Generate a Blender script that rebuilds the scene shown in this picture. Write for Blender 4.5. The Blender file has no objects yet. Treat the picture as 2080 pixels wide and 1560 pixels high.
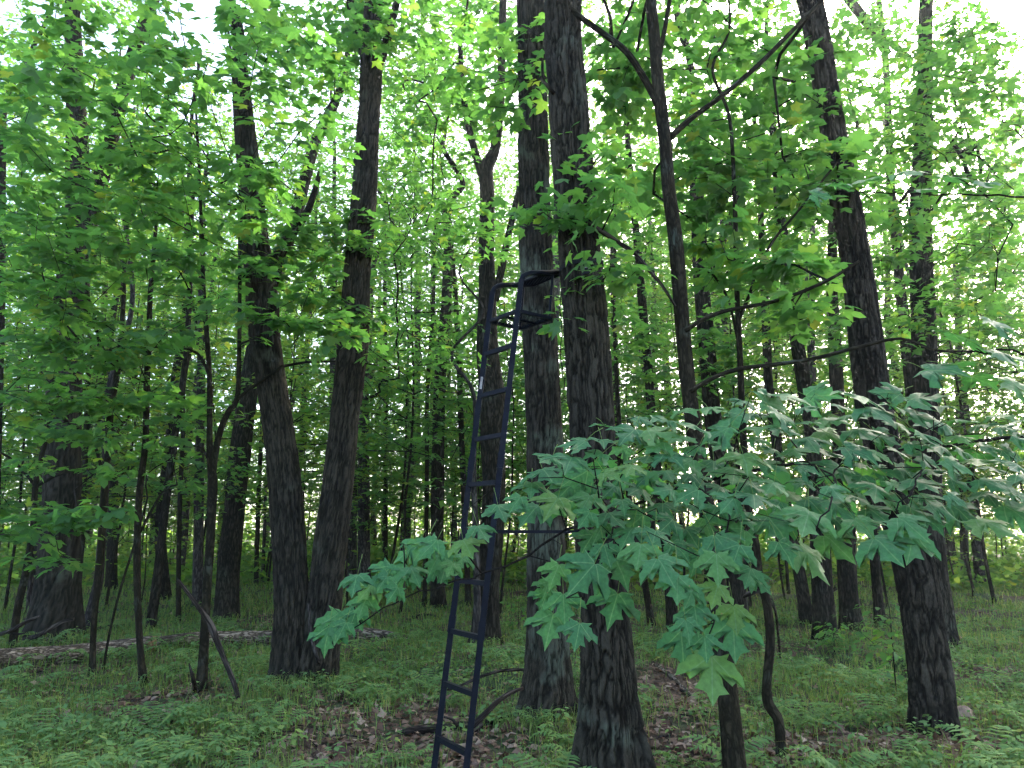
import bpy, math, random
import numpy as np
rng = np.random.default_rng(11)
random.seed(11)
scene = bpy.context.scene
COL = scene.collection

# ------------------------------------------------------------------ camera, sky, sun, exposure
F = 1450.0; EYE = 1.6; TH = math.atan(300.0 / F)
cam_d = bpy.data.cameras.new('camera'); cam = bpy.data.objects.new('camera', cam_d); COL.objects.link(cam)
cam_d.sensor_fit = 'HORIZONTAL'; cam_d.sensor_width = 36.0; cam_d.lens = 36.0 * F / 2080.0
cam_d.clip_start = 0.05; cam_d.clip_end = 1000.0
cam.location = (0, 0, EYE); cam.rotation_euler = (math.radians(90) + TH, 0, 0)
scene.camera = cam
SUN_EL = math.radians(31); SUN_AZ = math.radians(34)       # ahead of the camera, to its right
w = bpy.data.worlds.new('World'); scene.world = w; w.use_nodes = True
nt = w.node_tree; bg = nt.nodes['Background']
sky = nt.nodes.new('ShaderNodeTexSky'); sky.sky_type = 'NISHITA'; sky.sun_disc = False
sky.sun_elevation = SUN_EL; sky.sun_rotation = SUN_AZ; sky.air_density = 0.7; sky.dust_density = 3.0; sky.ozone_density = 0.5
nt.links.new(sky.outputs[0], bg.inputs[0]); bg.inputs[1].default_value = 0.15
sl = bpy.data.lights.new('sun', 'SUN'); so = bpy.data.objects.new('sun', sl); COL.objects.link(so)
sl.energy = 2.6; sl.angle = math.radians(3); sl.color = (1.0, 0.93, 0.80)
so.rotation_euler = (math.radians(90) - SUN_EL, 0, math.pi - SUN_AZ)
scene.view_settings.view_transform = 'Standard'; scene.view_settings.look = 'None'
scene.view_settings.gamma = 1.0; scene.view_settings.use_curve_mapping = False
scene.view_settings.exposure = 2.98
cy = scene.cycles
cy.use_denoising = True; cy.max_bounces = 6; cy.diffuse_bounces = 4; cy.glossy_bounces = 2; cy.transmission_bounces = 5
cy.transparent_max_bounces = 4; cy.caustics_reflective = False; cy.caustics_refractive = False; cy.sample_clamp_indirect = 6.0; cy.use_adaptive_sampling = True; cy.adaptive_threshold = 0.03
try: cy.denoiser = 'OPENIMAGEDENOISE'; cy.denoising_prefilter = 'ACCURATE'
except Exception: pass

# ------------------------------------------------------------------ helpers
CT, ST = math.cos(TH), math.sin(TH)
def ray(px, py):
    u = (px - 1040.0) / F; v = (780.0 - py) / F
    return np.array([u, CT - v * ST, ST + v * CT])
def at(px, py, D):                      # the point of the place seen at that pixel, D metres ahead
    r = ray(px, py); return np.array([0, 0, EYE]) + r * (D / r[1])
def ground_depth(py):
    r = ray(1040, py); return EYE / max(-r[2] / r[1], 0.02)
# soil heaped round the feet of the big trees: x, y, spread
MOUNDS = [(*at(1246, 1590, 4.9)[:2], 0.33), (*at(1112, 1458, 6.15)[:2], 0.36), (*at(614, 1372, 8.0)[:2], 0.5), (*at(1896, 1495, 5.6)[:2], 0.33), (*at(104, 1300, 10.5)[:2], 0.6), (*at(985, 1312, 10.1)[:2], 0.45)]
def axial(P): return P[1] * CT + (P[2] - EYE) * ST
def gz(x, y):
    x = np.asarray(x, float); y = np.asarray(y, float)
    return (0.045 * np.sin(0.9 * x + 1.3) * np.cos(0.7 * y) + 0.03 * np.sin(2.1 * x + 1.7 * y) + 0.015 * np.sin(4.3 * x - 3.1 * y + 2)
            + 0.25 * np.sin(0.11 * x + 2.0) * np.clip((y - 14) / 25, 0, 1) + sum(0.075 * np.exp(-((x - mx) ** 2 + (y - my) ** 2) / (2 * ms * ms)) for mx, my, ms in MOUNDS))
def gpt(px, py):
    D = ground_depth(py); p = at(px, py, D); p[2] = float(gz(p[0], p[1])); return p

def mk_mesh(name, V, T, mat=None, attrs=None, smooth=True, uv=None):
    V = np.asarray(V, np.float32); T = np.asarray(T, np.int32)
    me = bpy.data.meshes.new(name)
    me.vertices.add(len(V)); me.vertices.foreach_set('co', V.ravel())
    m = len(T); me.loops.add(3 * m); me.loops.foreach_set('vertex_index', T.ravel())
    me.polygons.add(m); me.polygons.foreach_set('loop_start', np.arange(0, 3 * m, 3, dtype=np.int32))
    me.polygons.foreach_set('use_smooth', np.full(m, smooth, dtype=bool))
    me.update(calc_edges=True)
    for k, d in (attrs or {}).items():
        d = np.asarray(d, np.float32)
        if d.ndim == 1:
            a = me.attributes.new(k, 'FLOAT', 'POINT'); a.data.foreach_set('value', d)
        else:
            a = me.attributes.new(k, 'FLOAT_VECTOR', 'POINT'); a.data.foreach_set('vector', d.ravel())
    if mat is not None: me.materials.append(mat)
    return me
def obj(name, me, parent=None, **props):
    o = bpy.data.objects.new(name, me); COL.objects.link(o)
    if parent is not None: o.parent = parent
    for k, v in props.items(): o[k] = v
    return o
def tag(o, label, cat, group=None, kind=None):
    o['label'] = label
    if cat: o['category'] = cat
    if group: o['group'] = group
    if kind: o['kind'] = kind
    return o
def empty(name, loc):
    o = bpy.data.objects.new(name, None); COL.objects.link(o); o.location = tuple(float(c) for c in loc); o.empty_display_size = 0.2
    return o
class Acc:                               # joins tri soups that belong to one part
    def __init__(s): s.V = []; s.T = []; s.n = 0; s.A = {}
    def add(s, V, T, **A):
        s.V.append(V); s.T.append(np.asarray(T) + s.n); s.n += len(V)
        for k, d in A.items(): s.A.setdefault(k, []).append(d)
    def mesh(s, name, mat, smooth=True):
        if not s.V: return None
        return mk_mesh(name, np.concatenate(s.V), np.concatenate(s.T), mat, {k: np.concatenate(d) for k, d in s.A.items()}, smooth)
def norm(a): a = np.asarray(a, float); return a / (np.linalg.norm(a, axis=-1, keepdims=True) + 1e-9)

def catmull(P, R, step, zcut=None):
    P = np.asarray(P, float); R = np.asarray(R, float); out = []; rr = []
    n = len(P)
    for i in range(n - 1):
        p0 = P[max(i - 1, 0)]; p1 = P[i]; p2 = P[i + 1]; p3 = P[min(i + 2, n - 1)]
        k = max(1, int(round(np.linalg.norm(p2 - p1) / (step if zcut is None or p1[2] < zcut else step * 8))))
        for j in range(k):
            t = j / k; t2 = t * t; t3 = t2 * t
            out.append(0.5 * ((2 * p1) + (-p0 + p2) * t + (2 * p0 - 5 * p1 + 4 * p2 - p3) * t2 + (-p0 + 3 * p1 - 3 * p2 + p3) * t3))
            rr.append(R[i] + (R[i + 1] - R[i]) * t)
    out.append(P[-1]); rr.append(R[-1])
    return np.array(out), np.array(rr)
def frames(P):
    T = norm(np.gradient(P, axis=0)); n = len(P)
    a = np.array([0, 1, 0.0]) if abs(T[0][1]) < 0.9 else np.array([1.0, 0, 0])
    X = np.zeros_like(P); x = a - T[0] * a.dot(T[0]); x /= np.linalg.norm(x); X[0] = x
    for i in range(1, n):
        x = x - T[i] * x.dot(T[i]); x /= (np.linalg.norm(x) + 1e-9); X[i] = x
    return T, X, np.cross(T, X)
def tube_faces(n, k, cap=True):
    i = np.arange(n - 1)[:, None]; j = np.arange(k)[None, :]; jn = (j + 1) % k
    a = (i * k + j).ravel(); b = (i * k + jn).ravel(); c = ((i + 1) * k + jn).ravel(); d = ((i + 1) * k + j).ravel()
    T = np.concatenate([np.stack([a, b, c], 1), np.stack([a, c, d], 1)])
    if cap:
        e = (n - 1) * k
        T = np.concatenate([T, np.array([[e, e + q, e + q + 1] for q in range(1, k - 1)]), np.array([[0, q + 1, q] for q in range(1, k - 1)])])
    return T
def tube(P, R, k):
    P = np.asarray(P, float); R = np.asarray(R, float)
    T, X, Y = frames(P); th = np.arange(k) / k * 2 * math.pi
    V = P[:, None, :] + R[:, None, None] * (np.cos(th)[None, :, None] * X[:, None, :] + np.sin(th)[None, :, None] * Y[:, None, :])
    return V.reshape(-1, 3), tube_faces(len(P), k)

def h2(i, j, s): 
    v = np.sin(i * 127.1 + j * 311.7 + s * 74.7) * 43758.5453; return v - np.floor(v)
def worley(u, v, nu, s):                # cellular F2-F1, periodic every nu cells in u
    iu = np.floor(u); iv = np.floor(v); f1 = np.full(u.shape, 9.0); f2 = f1.copy(); cid = f1.copy()
    for a in (-1, 0, 1):
        for b in (-1, 0, 1):
            cu = np.mod(iu + a, nu); cv = iv + b
            du = iu + a + 0.15 + 0.7 * h2(cu, cv, s) - u; dv = cv + 0.1 + 0.8 * h2(cu, cv, s + 5) - v
            d = np.sqrt(du * du + dv * dv); m = d < f1
            f2 = np.where(m, f1, np.minimum(f2, d)); cid = np.where(m, h2(cu, cv, s + 9), cid); f1 = np.where(m, d, f1)
    return f2 - f1, cid
def vnoise(u, v, nu, s):                # smooth value noise, periodic in u
    iu = np.floor(u); iv = np.floor(v); fu = u - iu; fv = v - iv; fu = fu * fu * (3 - 2 * fu); fv = fv * fv * (3 - 2 * fv)
    g = lambda a, b: h2(np.mod(iu + a, nu), iv + b, s)
    return (g(0, 0) * (1 - fu) + g(1, 0) * fu) * (1 - fv) + (g(0, 1) * (1 - fu) + g(1, 1) * fu) * fv

# ------------------------------------------------------------------ materials
def new_mat(name):
    m = bpy.data.materials.new(name); m.use_nodes = True; nt = m.node_tree
    for n in list(nt.nodes): nt.nodes.remove(n)
    out = nt.nodes.new('ShaderNodeOutputMaterial'); return m, nt, out
def N(nt, typ, **kw):
    n = nt.nodes.new(typ)
    for k, v in kw.items():
        if k.startswith('i_'): n.inputs[k[2:].replace('_', ' ')].default_value = v
        else: setattr(n, k, v)
    return n
def ramp(nt, stops, src):
    r = nt.nodes.new('ShaderNodeValToRGB'); cr = r.color_ramp
    while len(cr.elements) < len(stops): cr.elements.new(0.5)
    for e, (p, c) in zip(cr.elements, stops): e.position = p; e.color = (*c, 1)
    nt.links.new(src, r.inputs[0]); return r
def leaf_mat(name, stops, trans=0.5, tcol=1.6, rough=0.45, spec=0.4, per_object=False, veins=False, tgreen=(1.0, 1.05, 0.55)):
    m, nt, out = new_mat(name); L = nt.links.new
    if per_object: a = N(nt, 'ShaderNodeObjectInfo').outputs['Random']
    else: a = N(nt, 'ShaderNodeAttribute', attribute_name='rnd').outputs['Fac']
    r = ramp(nt, stops, a)
    colr = r.outputs[0]
    if veins:
        uv = N(nt, 'ShaderNodeAttribute', attribute_name='lco'); sp = N(nt, 'ShaderNodeSeparateXYZ'); L(uv.outputs['Vector'], sp.inputs[0])
        ab = N(nt, 'ShaderNodeMath', operation='ABSOLUTE'); L(sp.outputs[0], ab.inputs[0])
        prev = None
        for ang in (0, 48, 105):
            dx, dy = math.sin(math.radians(ang)), math.cos(math.radians(ang))
            m1 = N(nt, 'ShaderNodeMath', operation='MULTIPLY'); L(ab.outputs[0], m1.inputs[0]); m1.inputs[1].default_value = dy
            m2 = N(nt, 'ShaderNodeMath', operation='MULTIPLY'); L(sp.outputs[1], m2.inputs[0]); m2.inputs[1].default_value = dx
            sb = N(nt, 'ShaderNodeMath', operation='SUBTRACT'); L(m1.outputs[0], sb.inputs[0]); L(m2.outputs[0], sb.inputs[1])
            a2 = N(nt, 'ShaderNodeMath', operation='ABSOLUTE'); L(sb.outputs[0], a2.inputs[0])
            if prev is None: prev = a2
            else:
                mn = N(nt, 'ShaderNodeMath', operation='MINIMUM'); L(prev.outputs[0], mn.inputs[0]); L(a2.outputs[0], mn.inputs[1]); prev = mn
        vr = ramp(nt, [(0.0, (1, 1, 1)), (0.022, (0, 0, 0))], prev.outputs[0])
        mx = N(nt, 'ShaderNodeMixRGB', blend_type='MIX'); L(vr.outputs[0], mx.inputs[0]); L(colr, mx.inputs[1]); mx.inputs[2].default_value = (0.13, 0.24, 0.10, 1)
        # fine mottling and the odd chewed spot
        nz = N(nt, 'ShaderNodeTexNoise'); nz.inputs['Scale'].default_value = 9; L(uv.outputs['Vector'], nz.inputs['Vector'])
        r2 = ramp(nt, [(0.3, (0.82, 0.82, 0.82)), (0.7, (1.15, 1.15, 1.15))], nz.outputs[0])
        mm = N(nt, 'ShaderNodeMixRGB', blend_type='MULTIPLY'); mm.inputs[0].default_value = 1; L(mx.outputs[0], mm.inputs[1]); L(r2.outputs[0], mm.inputs[2])
        colr = mm.outputs[0]
        oi = N(nt, 'ShaderNodeObjectInfo'); ao = N(nt, 'ShaderNodeVectorMath', operation='ADD'); ml = N(nt, 'ShaderNodeMath', operation='MULTIPLY'); ml.inputs[1].default_value = 91.0; L(oi.outputs['Random'], ml.inputs[0]); L(uv.outputs['Vector'], ao.inputs[0]); L(ml.outputs[0], ao.inputs[1])
        vs = N(nt, 'ShaderNodeTexVoronoi'); vs.inputs['Scale'].default_value = 3.2; L(ao.outputs[0], vs.inputs['Vector'])
        sr = ramp(nt, [(0.07, (1, 1, 1)), (0.10, (0, 0, 0))], vs.outputs['Distance']); sc2 = N(nt, 'ShaderNodeSeparateColor'); L(vs.outputs['Color'], sc2.inputs[0]); gt = N(nt, 'ShaderNodeMath', operation='GREATER_THAN'); gt.inputs[1].default_value = 0.86; L(sc2.outputs[0], gt.inputs[0])
        sm2 = N(nt, 'ShaderNodeMath', operation='MULTIPLY'); L(sr.outputs[0], sm2.inputs[0]); L(gt.outputs[0], sm2.inputs[1])
        sx = N(nt, 'ShaderNodeMixRGB'); L(sm2.outputs[0], sx.inputs[0]); L(colr, sx.inputs[1]); sx.inputs[2].default_value = (0.24, 0.15, 0.08, 1); colr = sx.outputs[0]
    if veins:
        p = N(nt, 'ShaderNodeBsdfPrincipled'); L(colr, p.inputs['Base Color']); p.inputs['Roughness'].default_value = rough; p.inputs['Specular IOR Level'].default_value = spec
    else:
        p = N(nt, 'ShaderNodeBsdfDiffuse'); L(colr, p.inputs['Color'])
        if spec > 0:
            gl = N(nt, 'ShaderNodeBsdfGlossy'); gl.inputs['Roughness'].default_value = rough; gl.inputs['Color'].default_value = (0.8, 0.8, 0.8, 1)
            pm = N(nt, 'ShaderNodeMixShader'); pm.inputs[0].default_value = spec * 0.1; L(p.outputs[0], pm.inputs[1]); L(gl.outputs[0], pm.inputs[2]); p = pm
    tm = N(nt, 'ShaderNodeMixRGB', blend_type='MULTIPLY'); tm.inputs[0].default_value = 1; L(colr, tm.inputs[1]); tm.inputs[2].default_value = (tcol * tgreen[0], tcol * tgreen[1], tcol * tgreen[2], 1)
    t = N(nt, 'ShaderNodeBsdfTranslucent'); L(tm.outputs[0], t.inputs['Color'])
    mix = N(nt, 'ShaderNodeMixShader'); mix.inputs[0].default_value = trans
    L(p.outputs[0], mix.inputs[1]); L(t.outputs[0], mix.inputs[2]); L(mix.outputs[0], out.inputs[0])
    return m
GREEN = [(0.0, (0.05, 0.13, 0.040)), (0.5, (0.070, 0.175, 0.048)), (0.9, (0.095, 0.205, 0.046)), (0.97, (0.12, 0.21, 0.04)), (1.0, (0.17, 0.21, 0.035))]
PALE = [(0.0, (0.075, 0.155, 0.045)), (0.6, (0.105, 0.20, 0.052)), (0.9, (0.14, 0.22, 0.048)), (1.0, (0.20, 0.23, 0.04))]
BLUE = [(0.0, (0.045, 0.135, 0.055)), (0.6, (0.060, 0.168, 0.064)), (0.9, (0.08, 0.195, 0.062)), (1.0, (0.115, 0.21, 0.055))]
M = {}
M['leaf'] = leaf_mat('maple_leaf_green', GREEN, trans=0.55, tcol=1.95)
M['leaf_obj'] = leaf_mat('maple_leaf_green_single', GREEN, trans=0.55, tcol=1.95, per_object=True)
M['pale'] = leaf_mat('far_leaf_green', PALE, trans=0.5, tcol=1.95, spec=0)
M['fore'] = leaf_mat('near_maple_leaf', BLUE, trans=0.35, tcol=1.9, rough=0.5, spec=0.14, per_object=True, veins=True, tgreen=(0.9, 1.1, 0.5))
M['fore_s'] = leaf_mat('near_maple_leaf_mass', BLUE, trans=0.35, tcol=1.9, rough=0.5, spec=0.14, tgreen=(0.9, 1.1, 0.5))
HERB = [(0.0, (0.08, 0.16, 0.052)), (0.5, (0.12, 0.225, 0.075)), (0.85, (0.16, 0.25, 0.07)), (1.0, (0.22, 0.26, 0.06))]
M['herb'] = leaf_mat('herb_leaf', HERB, trans=0.3, tcol=1.5, rough=0.55, spec=0.15)
M['herb_obj'] = leaf_mat('herb_leaf_single', HERB, trans=0.3, tcol=1.5, rough=0.5)
M['grass'] = leaf_mat('grass_blade', [(0, (0.10, 0.18, 0.05)), (0.7, (0.155, 0.24, 0.06)), (1, (0.27, 0.26, 0.09))], trans=0.35, tcol=1.5, rough=0.5, spec=0.15)
M['litter'] = leaf_mat('dead_leaf', [(0, (0.06, 0.035, 0.022)), (0.4, (0.13, 0.075, 0.045)), (0.75, (0.23, 0.15, 0.10)), (1, (0.36, 0.27, 0.19))], trans=0.12, tcol=1.0, rough=0.7, spec=0.2, tgreen=(1, 0.8, 0.6))

def bark_mat(name, dark, mid, light, su=28.0, sv=5.0, bump=0.9, geo=False, moss=0.0, mosscol=(0.07, 0.078, 0.055)):
    m, nt, out = new_mat(name); L = nt.links.new
    at_ = N(nt, 'ShaderNodeAttribute', attribute_name='bark')
    mp = N(nt, 'ShaderNodeMapping'); mp.inputs['Scale'].default_value = (su, su, sv); L(at_.outputs['Vector'], mp.inputs[0])
    nz = N(nt, 'ShaderNodeTexNoise'); nz.inputs['Scale'].default_value = 1.1; nz.inputs['Detail'].default_value = 3; L(mp.outputs[0], nz.inputs['Vector'])
    ad = N(nt, 'ShaderNodeMixRGB', blend_type='ADD'); ad.inputs[0].default_value = 0.55; L(mp.outputs[0], ad.inputs[1]); L(nz.outputs['Color'], ad.inputs[2])
    if geo:
        fr = N(nt, 'ShaderNodeAttribute', attribute_name='furrow').outputs['Fac']
    else:
        ff = []
        for w_off in (0.0, 7.3):
            n4 = N(nt, 'ShaderNodeTexNoise', noise_dimensions='4D'); n4.inputs['W'].default_value = w_off; n4.inputs['Scale'].default_value = 0.75; n4.inputs['Detail'].default_value = 1.5; L(ad.outputs[0], n4.inputs['Vector'])
            sb = N(nt, 'ShaderNodeMath', operation='SUBTRACT'); L(n4.outputs[0], sb.inputs[0]); sb.inputs[1].default_value = 0.5
            a4 = N(nt, 'ShaderNodeMath', operation='ABSOLUTE'); L(sb.outputs[0], a4.inputs[0]); ff.append(a4)
        mn4 = N(nt, 'ShaderNodeMath', operation='MINIMUM'); L(ff[0].outputs[0], mn4.inputs[0]); L(ff[1].outputs[0], mn4.inputs[1])
        mr = N(nt, 'ShaderNodeMapRange'); mr.inputs[1].default_value = 0.005; mr.inputs[2].default_value = 0.085; L(mn4.outputs[0], mr.inputs[0]); fr = mr.outputs[0]
    fine = N(nt, 'ShaderNodeTexNoise'); fine.inputs['Scale'].default_value = 5.0; fine.inputs['Detail'].default_value = 5; L(mp.outputs[0], fine.inputs['Vector'])
    big = N(nt, 'ShaderNodeTexNoise'); big.inputs['Scale'].default_value = 2.2; big.inputs['Detail'].default_value = 4; L(at_.outputs['Vector'], big.inputs['Vector'])
    mixf = N(nt, 'ShaderNodeMath', operation='MULTIPLY'); L(fr, mixf.inputs[0]); 
    fr2 = N(nt, 'ShaderNodeMapRange'); fr2.inputs[1].default_value = 0.2; fr2.inputs[2].default_value = 0.8; fr2.inputs[3].default_value = 0.55; fr2.inputs[4].default_value = 1.1; L(fine.outputs[0], fr2.inputs[0]); L(fr2.outputs[0], mixf.inputs[1])
    r = ramp(nt, [(0.0, dark), (0.5, mid), (1.0, light)], mixf.outputs[0])
    col = r.outputs[0]
    bl = ramp(nt, [(0.35, (0.75, 0.75, 0.78)), (0.65, (1.2, 1.17, 1.12))], big.outputs[0])
    mm = N(nt, 'ShaderNodeMixRGB', blend_type='MULTIPLY'); mm.inputs[0].default_value = 1; L(col, mm.inputs[1]); L(bl.outputs[0], mm.inputs[2]); col = mm.outputs[0]
    if moss > 0:
        mn = N(nt, 'ShaderNodeTexNoise'); mn.inputs['Scale'].default_value = 3.3; mn.inputs['Detail'].default_value = 6; L(at_.outputs['Vector'], mn.inputs['Vector'])
        mr2 = ramp(nt, [(0.62 - moss * 0.2, (0, 0, 0)), (0.74 - moss * 0.2, (1, 1, 1))], mn.outputs[0])
        mx = N(nt, 'ShaderNodeMixRGB'); mf = N(nt, 'ShaderNodeMath', operation='MULTIPLY'); L(mr2.outputs[0], mf.inputs[0]); L(fr, mf.inputs[1])
        L(mf.outputs[0], mx.inputs[0]); L(col, mx.inputs[1]); mx.inputs[2].default_value = (*mosscol, 1); col = mx.outputs[0]
    p = N(nt, 'ShaderNodeBsdfPrincipled'); p.inputs['Roughness'].default_value = 0.95; p.inputs['Specular IOR Level'].default_value = 0.04; L(col, p.inputs['Base Color'])
    b1 = N(nt, 'ShaderNodeBump'); b1.inputs['Strength'].default_value = bump; b1.inputs['Distance'].default_value = 0.012
    if geo: L(fine.outputs[0], b1.inputs['Height']); b1.inputs['Distance'].default_value = 0.006
    else:
        sm = N(nt, 'ShaderNodeMath', operation='MULTIPLY_ADD'); L(fine.outputs[0], sm.inputs[0]); sm.inputs[1].default_value = 0.4; L(fr, sm.inputs[2]); L(sm.outputs[0], b1.inputs['Height'])
    L(b1.outputs[0], p.inputs['Normal']); L(p.outputs[0], out.inputs[0])
    return m
M['bark_near'] = bark_mat('oak_bark_relief', (0.0067, 0.0060, 0.0045), (0.0281, 0.0251, 0.0181), (0.0635, 0.0571, 0.0412), su=60, sv=14, bump=0.7, geo=True, moss=0.08)
M['bark_lichen'] = bark_mat('oak_bark_lichen', (0.0067, 0.0060, 0.0045), (0.0281, 0.0251, 0.0181), (0.0635, 0.0571, 0.0412), su=60, sv=14, bump=0.7, geo=True, moss=0.5, mosscol=(0.085, 0.10, 0.07))
M['bark'] = bark_mat('oak_bark', (0.0081, 0.0073, 0.0052), (0.0267, 0.0238, 0.0170), (0.0535, 0.0481, 0.0347), su=46, sv=6, moss=0.2)
M['bark_dark'] = bark_mat('cherry_bark', (0.0054, 0.0045, 0.0035), (0.0188, 0.0167, 0.0125), (0.0602, 0.0540, 0.0401), su=34, sv=9, bump=1.0, geo=True)
M['bark_sm'] = bark_mat('maple_bark', (0.0121, 0.0104, 0.0066), (0.0213, 0.0189, 0.0118), (0.0402, 0.0351, 0.0223), su=44, sv=10, bump=0.5, moss=0.35, mosscol=(0.055, 0.068, 0.05))
M['bark_grey'] = bark_mat('grey_bark', (0.0187, 0.0170, 0.0153), (0.0510, 0.0459, 0.0408), (0.0978, 0.0892, 0.0808), su=36, sv=6, moss=0.2)
M['twig'] = bark_mat('twig_bark', (0.0115, 0.0101, 0.0086), (0.0202, 0.0173, 0.0144), (0.0324, 0.0281, 0.0238), su=40, sv=10, bump=0.2)
M['deadwood'] = bark_mat('dead_wood', (0.015, 0.012, 0.010), (0.045, 0.037, 0.031), (0.11, 0.093, 0.078), su=30, sv=3.5, bump=0.8, moss=0.3, mosscol=(0.06, 0.09, 0.03))
M['log'] = bark_mat('fallen_log_bark', (0.0460, 0.0352, 0.0251), (0.1725, 0.1346, 0.1032), (0.3450, 0.2846, 0.2242), su=26, sv=9, bump=1.0, moss=0.3, mosscol=(0.07, 0.10, 0.03))
M['heartwood'] = bark_mat('broken_heartwood', (0.16, 0.08, 0.04), (0.34, 0.20, 0.11), (0.50, 0.34, 0.20), su=20, sv=6, bump=0.8)
def plain(name, col, rough=0.5, metal=0.0, noise=0.25, scale=30):
    m, nt, out = new_mat(name); L = nt.links.new
    tc = N(nt, 'ShaderNodeTexCoord'); nz = N(nt, 'ShaderNodeTexNoise'); nz.inputs['Scale'].default_value = scale; nz.inputs['Detail'].default_value = 5; L(tc.outputs['Object'], nz.inputs['Vector'])
    r = ramp(nt, [(0.3, tuple(c * (1 - noise) for c in col)), (0.7, tuple(c * (1 + noise) for c in col))], nz.outputs[0])
    p = N(nt, 'ShaderNodeBsdfPrincipled'); L(r.outputs[0], p.inputs['Base Color']); p.inputs['Roughness'].default_value = rough; p.inputs['Metallic'].default_value = metal; p.inputs['Specular IOR Level'].default_value = 0.06
    b = N(nt, 'ShaderNodeBump'); b.inputs['Strength'].default_value = 0.15; b.inputs['Distance'].default_value = 0.002; L(nz.outputs[0], b.inputs['Height']); L(b.outputs[0], p.inputs['Normal'])
    L(p.outputs[0], out.inputs[0]); return m
M['steel'] = plain('blue_black_powder_coat', (0.007, 0.0085, 0.013), 0.45, 0.0)
M['web'] = plain('black_webbing', (0.012, 0.012, 0.013), 0.8)
M['sticker'] = plain('white_sticker', (0.30, 0.28, 0.25), 0.5, noise=0.3)
def ground_mat():
    m, nt, out = new_mat('forest_floor'); L = nt.links.new
    g = N(nt, 'ShaderNodeNewGeometry')
    n1 = N(nt, 'ShaderNodeTexNoise'); n1.inputs['Scale'].default_value = 0.8; n1.inputs['Detail'].default_value = 6; L(g.outputs['Position'], n1.inputs['Vector'])
    n2 = N(nt, 'ShaderNodeTexVoronoi'); n2.inputs['Scale'].default_value = 17; L(g.outputs['Position'], n2.inputs['Vector'])
    n3 = N(nt, 'ShaderNodeTexNoise'); n3.inputs['Scale'].default_value = 40; n3.inputs['Detail'].default_value = 4; L(g.outputs['Position'], n3.inputs['Vector'])
    r1 = ramp(nt, [(0.0, (0.035, 0.024, 0.017)), (0.5, (0.075, 0.05, 0.033)), (1.0, (0.15, 0.10, 0.07))], n2.outputs['Color'])
    r2 = ramp(nt, [(0.42, (0, 0, 0)), (0.6, (1, 1, 1))], n1.outputs[0])
    mx = N(nt, 'ShaderNodeMixRGB'); L(r2.outputs[0], mx.inputs[0]); L(r1.outputs[0], mx.inputs[1]); mx.inputs[2].default_value = (0.035, 0.055, 0.02, 1)
    p = N(nt, 'ShaderNodeBsdfPrincipled'); p.inputs['Roughness'].default_value = 0.9; p.inputs['Specular IOR Level'].default_value = 0.15; L(mx.outputs[0], p.inputs['Base Color'])
    b = N(nt, 'ShaderNodeBump'); b.inputs['Strength'].default_value = 0.8; b.inputs['Distance'].default_value = 0.03
    L(n3.outputs[0], b.inputs['Height']); L(b.outputs[0], p.inputs['Normal']); L(p.outputs[0], out.inputs[0]); return m
M['ground'] = ground_mat()

# ------------------------------------------------------------------ ground
def build_ground():
    xs = np.concatenate([np.linspace(-400, -32, 24), np.linspace(-30, 30, 201), np.linspace(32, 400, 24)])
    ys = np.concatenate([np.linspace(-300, -6, 14), np.linspace(-5, 45, 168), np.linspace(47, 500, 26)])
    X, Y = np.meshgrid(xs, ys); Z = gz(X, Y)
    V = np.stack([X, Y, Z], -1).reshape(-1, 3); nx = len(xs); ny = len(ys)
    i = np.arange(ny - 1)[:, None]; j = np.arange(nx - 1)[None, :]; a = (i * nx + j).ravel()
    T = np.concatenate([np.stack([a, a + 1, a + nx + 1], 1), np.stack([a, a + nx + 1, a + nx], 1)])
    o = obj('ground', mk_mesh('ground', V, T, M['ground'])); o['kind'] = 'structure'; o['label'] = 'forest floor of brown leaf litter under low green plants'
build_ground()

# ------------------------------------------------------------------ leaf templates
HALF0 = [(0.0, 0.04), (0.10, -0.07), (0.24, -0.09), (0.47, -0.20), (0.36, 0.0), (0.50, 0.06), (0.58, 0.20), (0.74, 0.30), (0.80, 0.58), (0.58, 0.46), (0.49, 0.62), (0.22, 0.40), (0.27, 0.62), (0.37, 0.78), (0.15, 0.83), (0.0, 1.16)]
HALF1 = [(0.0, 0.0), (0.36, -0.13), (0.36, 0.06), (0.73, 0.47), (0.28, 0.44), (0.27, 0.76), (0.0, 1.08)]
def leaf_template(half, cup=0.16, fold=0.0):
    pts = list(half) + [(-x, y) for x, y in half[-2:0:-1]]
    P = np.array([(0, 0.32)] + pts); z = -cup * (P[:, 0] ** 2 * 1.2 + (P[:, 1] - 0.3) ** 2) + fold * np.abs(P[:, 0])
    V = np.column_stack([P, z]); n = len(pts)
    T = np.array([(0, 1 + i, 1 + (i + 1) % n) for i in range(n)])
    return V, T
def leaf_ring(half, cup, fold):
    pts = list(half) + [(-x, y) for x, y in half[-2:0:-1]]; n = len(pts); O = np.array(pts); C = np.array([0, 0.26]); I = C + (O - C) * 0.5
    P = np.vstack([C[None], I, O]); z = -cup * (P[:, 0] ** 2 * 1.2 + (P[:, 1] - 0.3) ** 2 * 0.9) + fold * np.abs(P[:, 0])
    T = [(0, 1 + i, 1 + (i + 1) % n) for i in range(n)]
    for i in range(n): k = (i + 1) % n; T += [(1 + i, 1 + n + i, 1 + n + k), (1 + i, 1 + n + k, 1 + k)]
    return np.column_stack([P, z]), np.array(T)
L0 = leaf_template(HALF0, 0.22); L1 = leaf_template(HALF1, 0.22)
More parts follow.
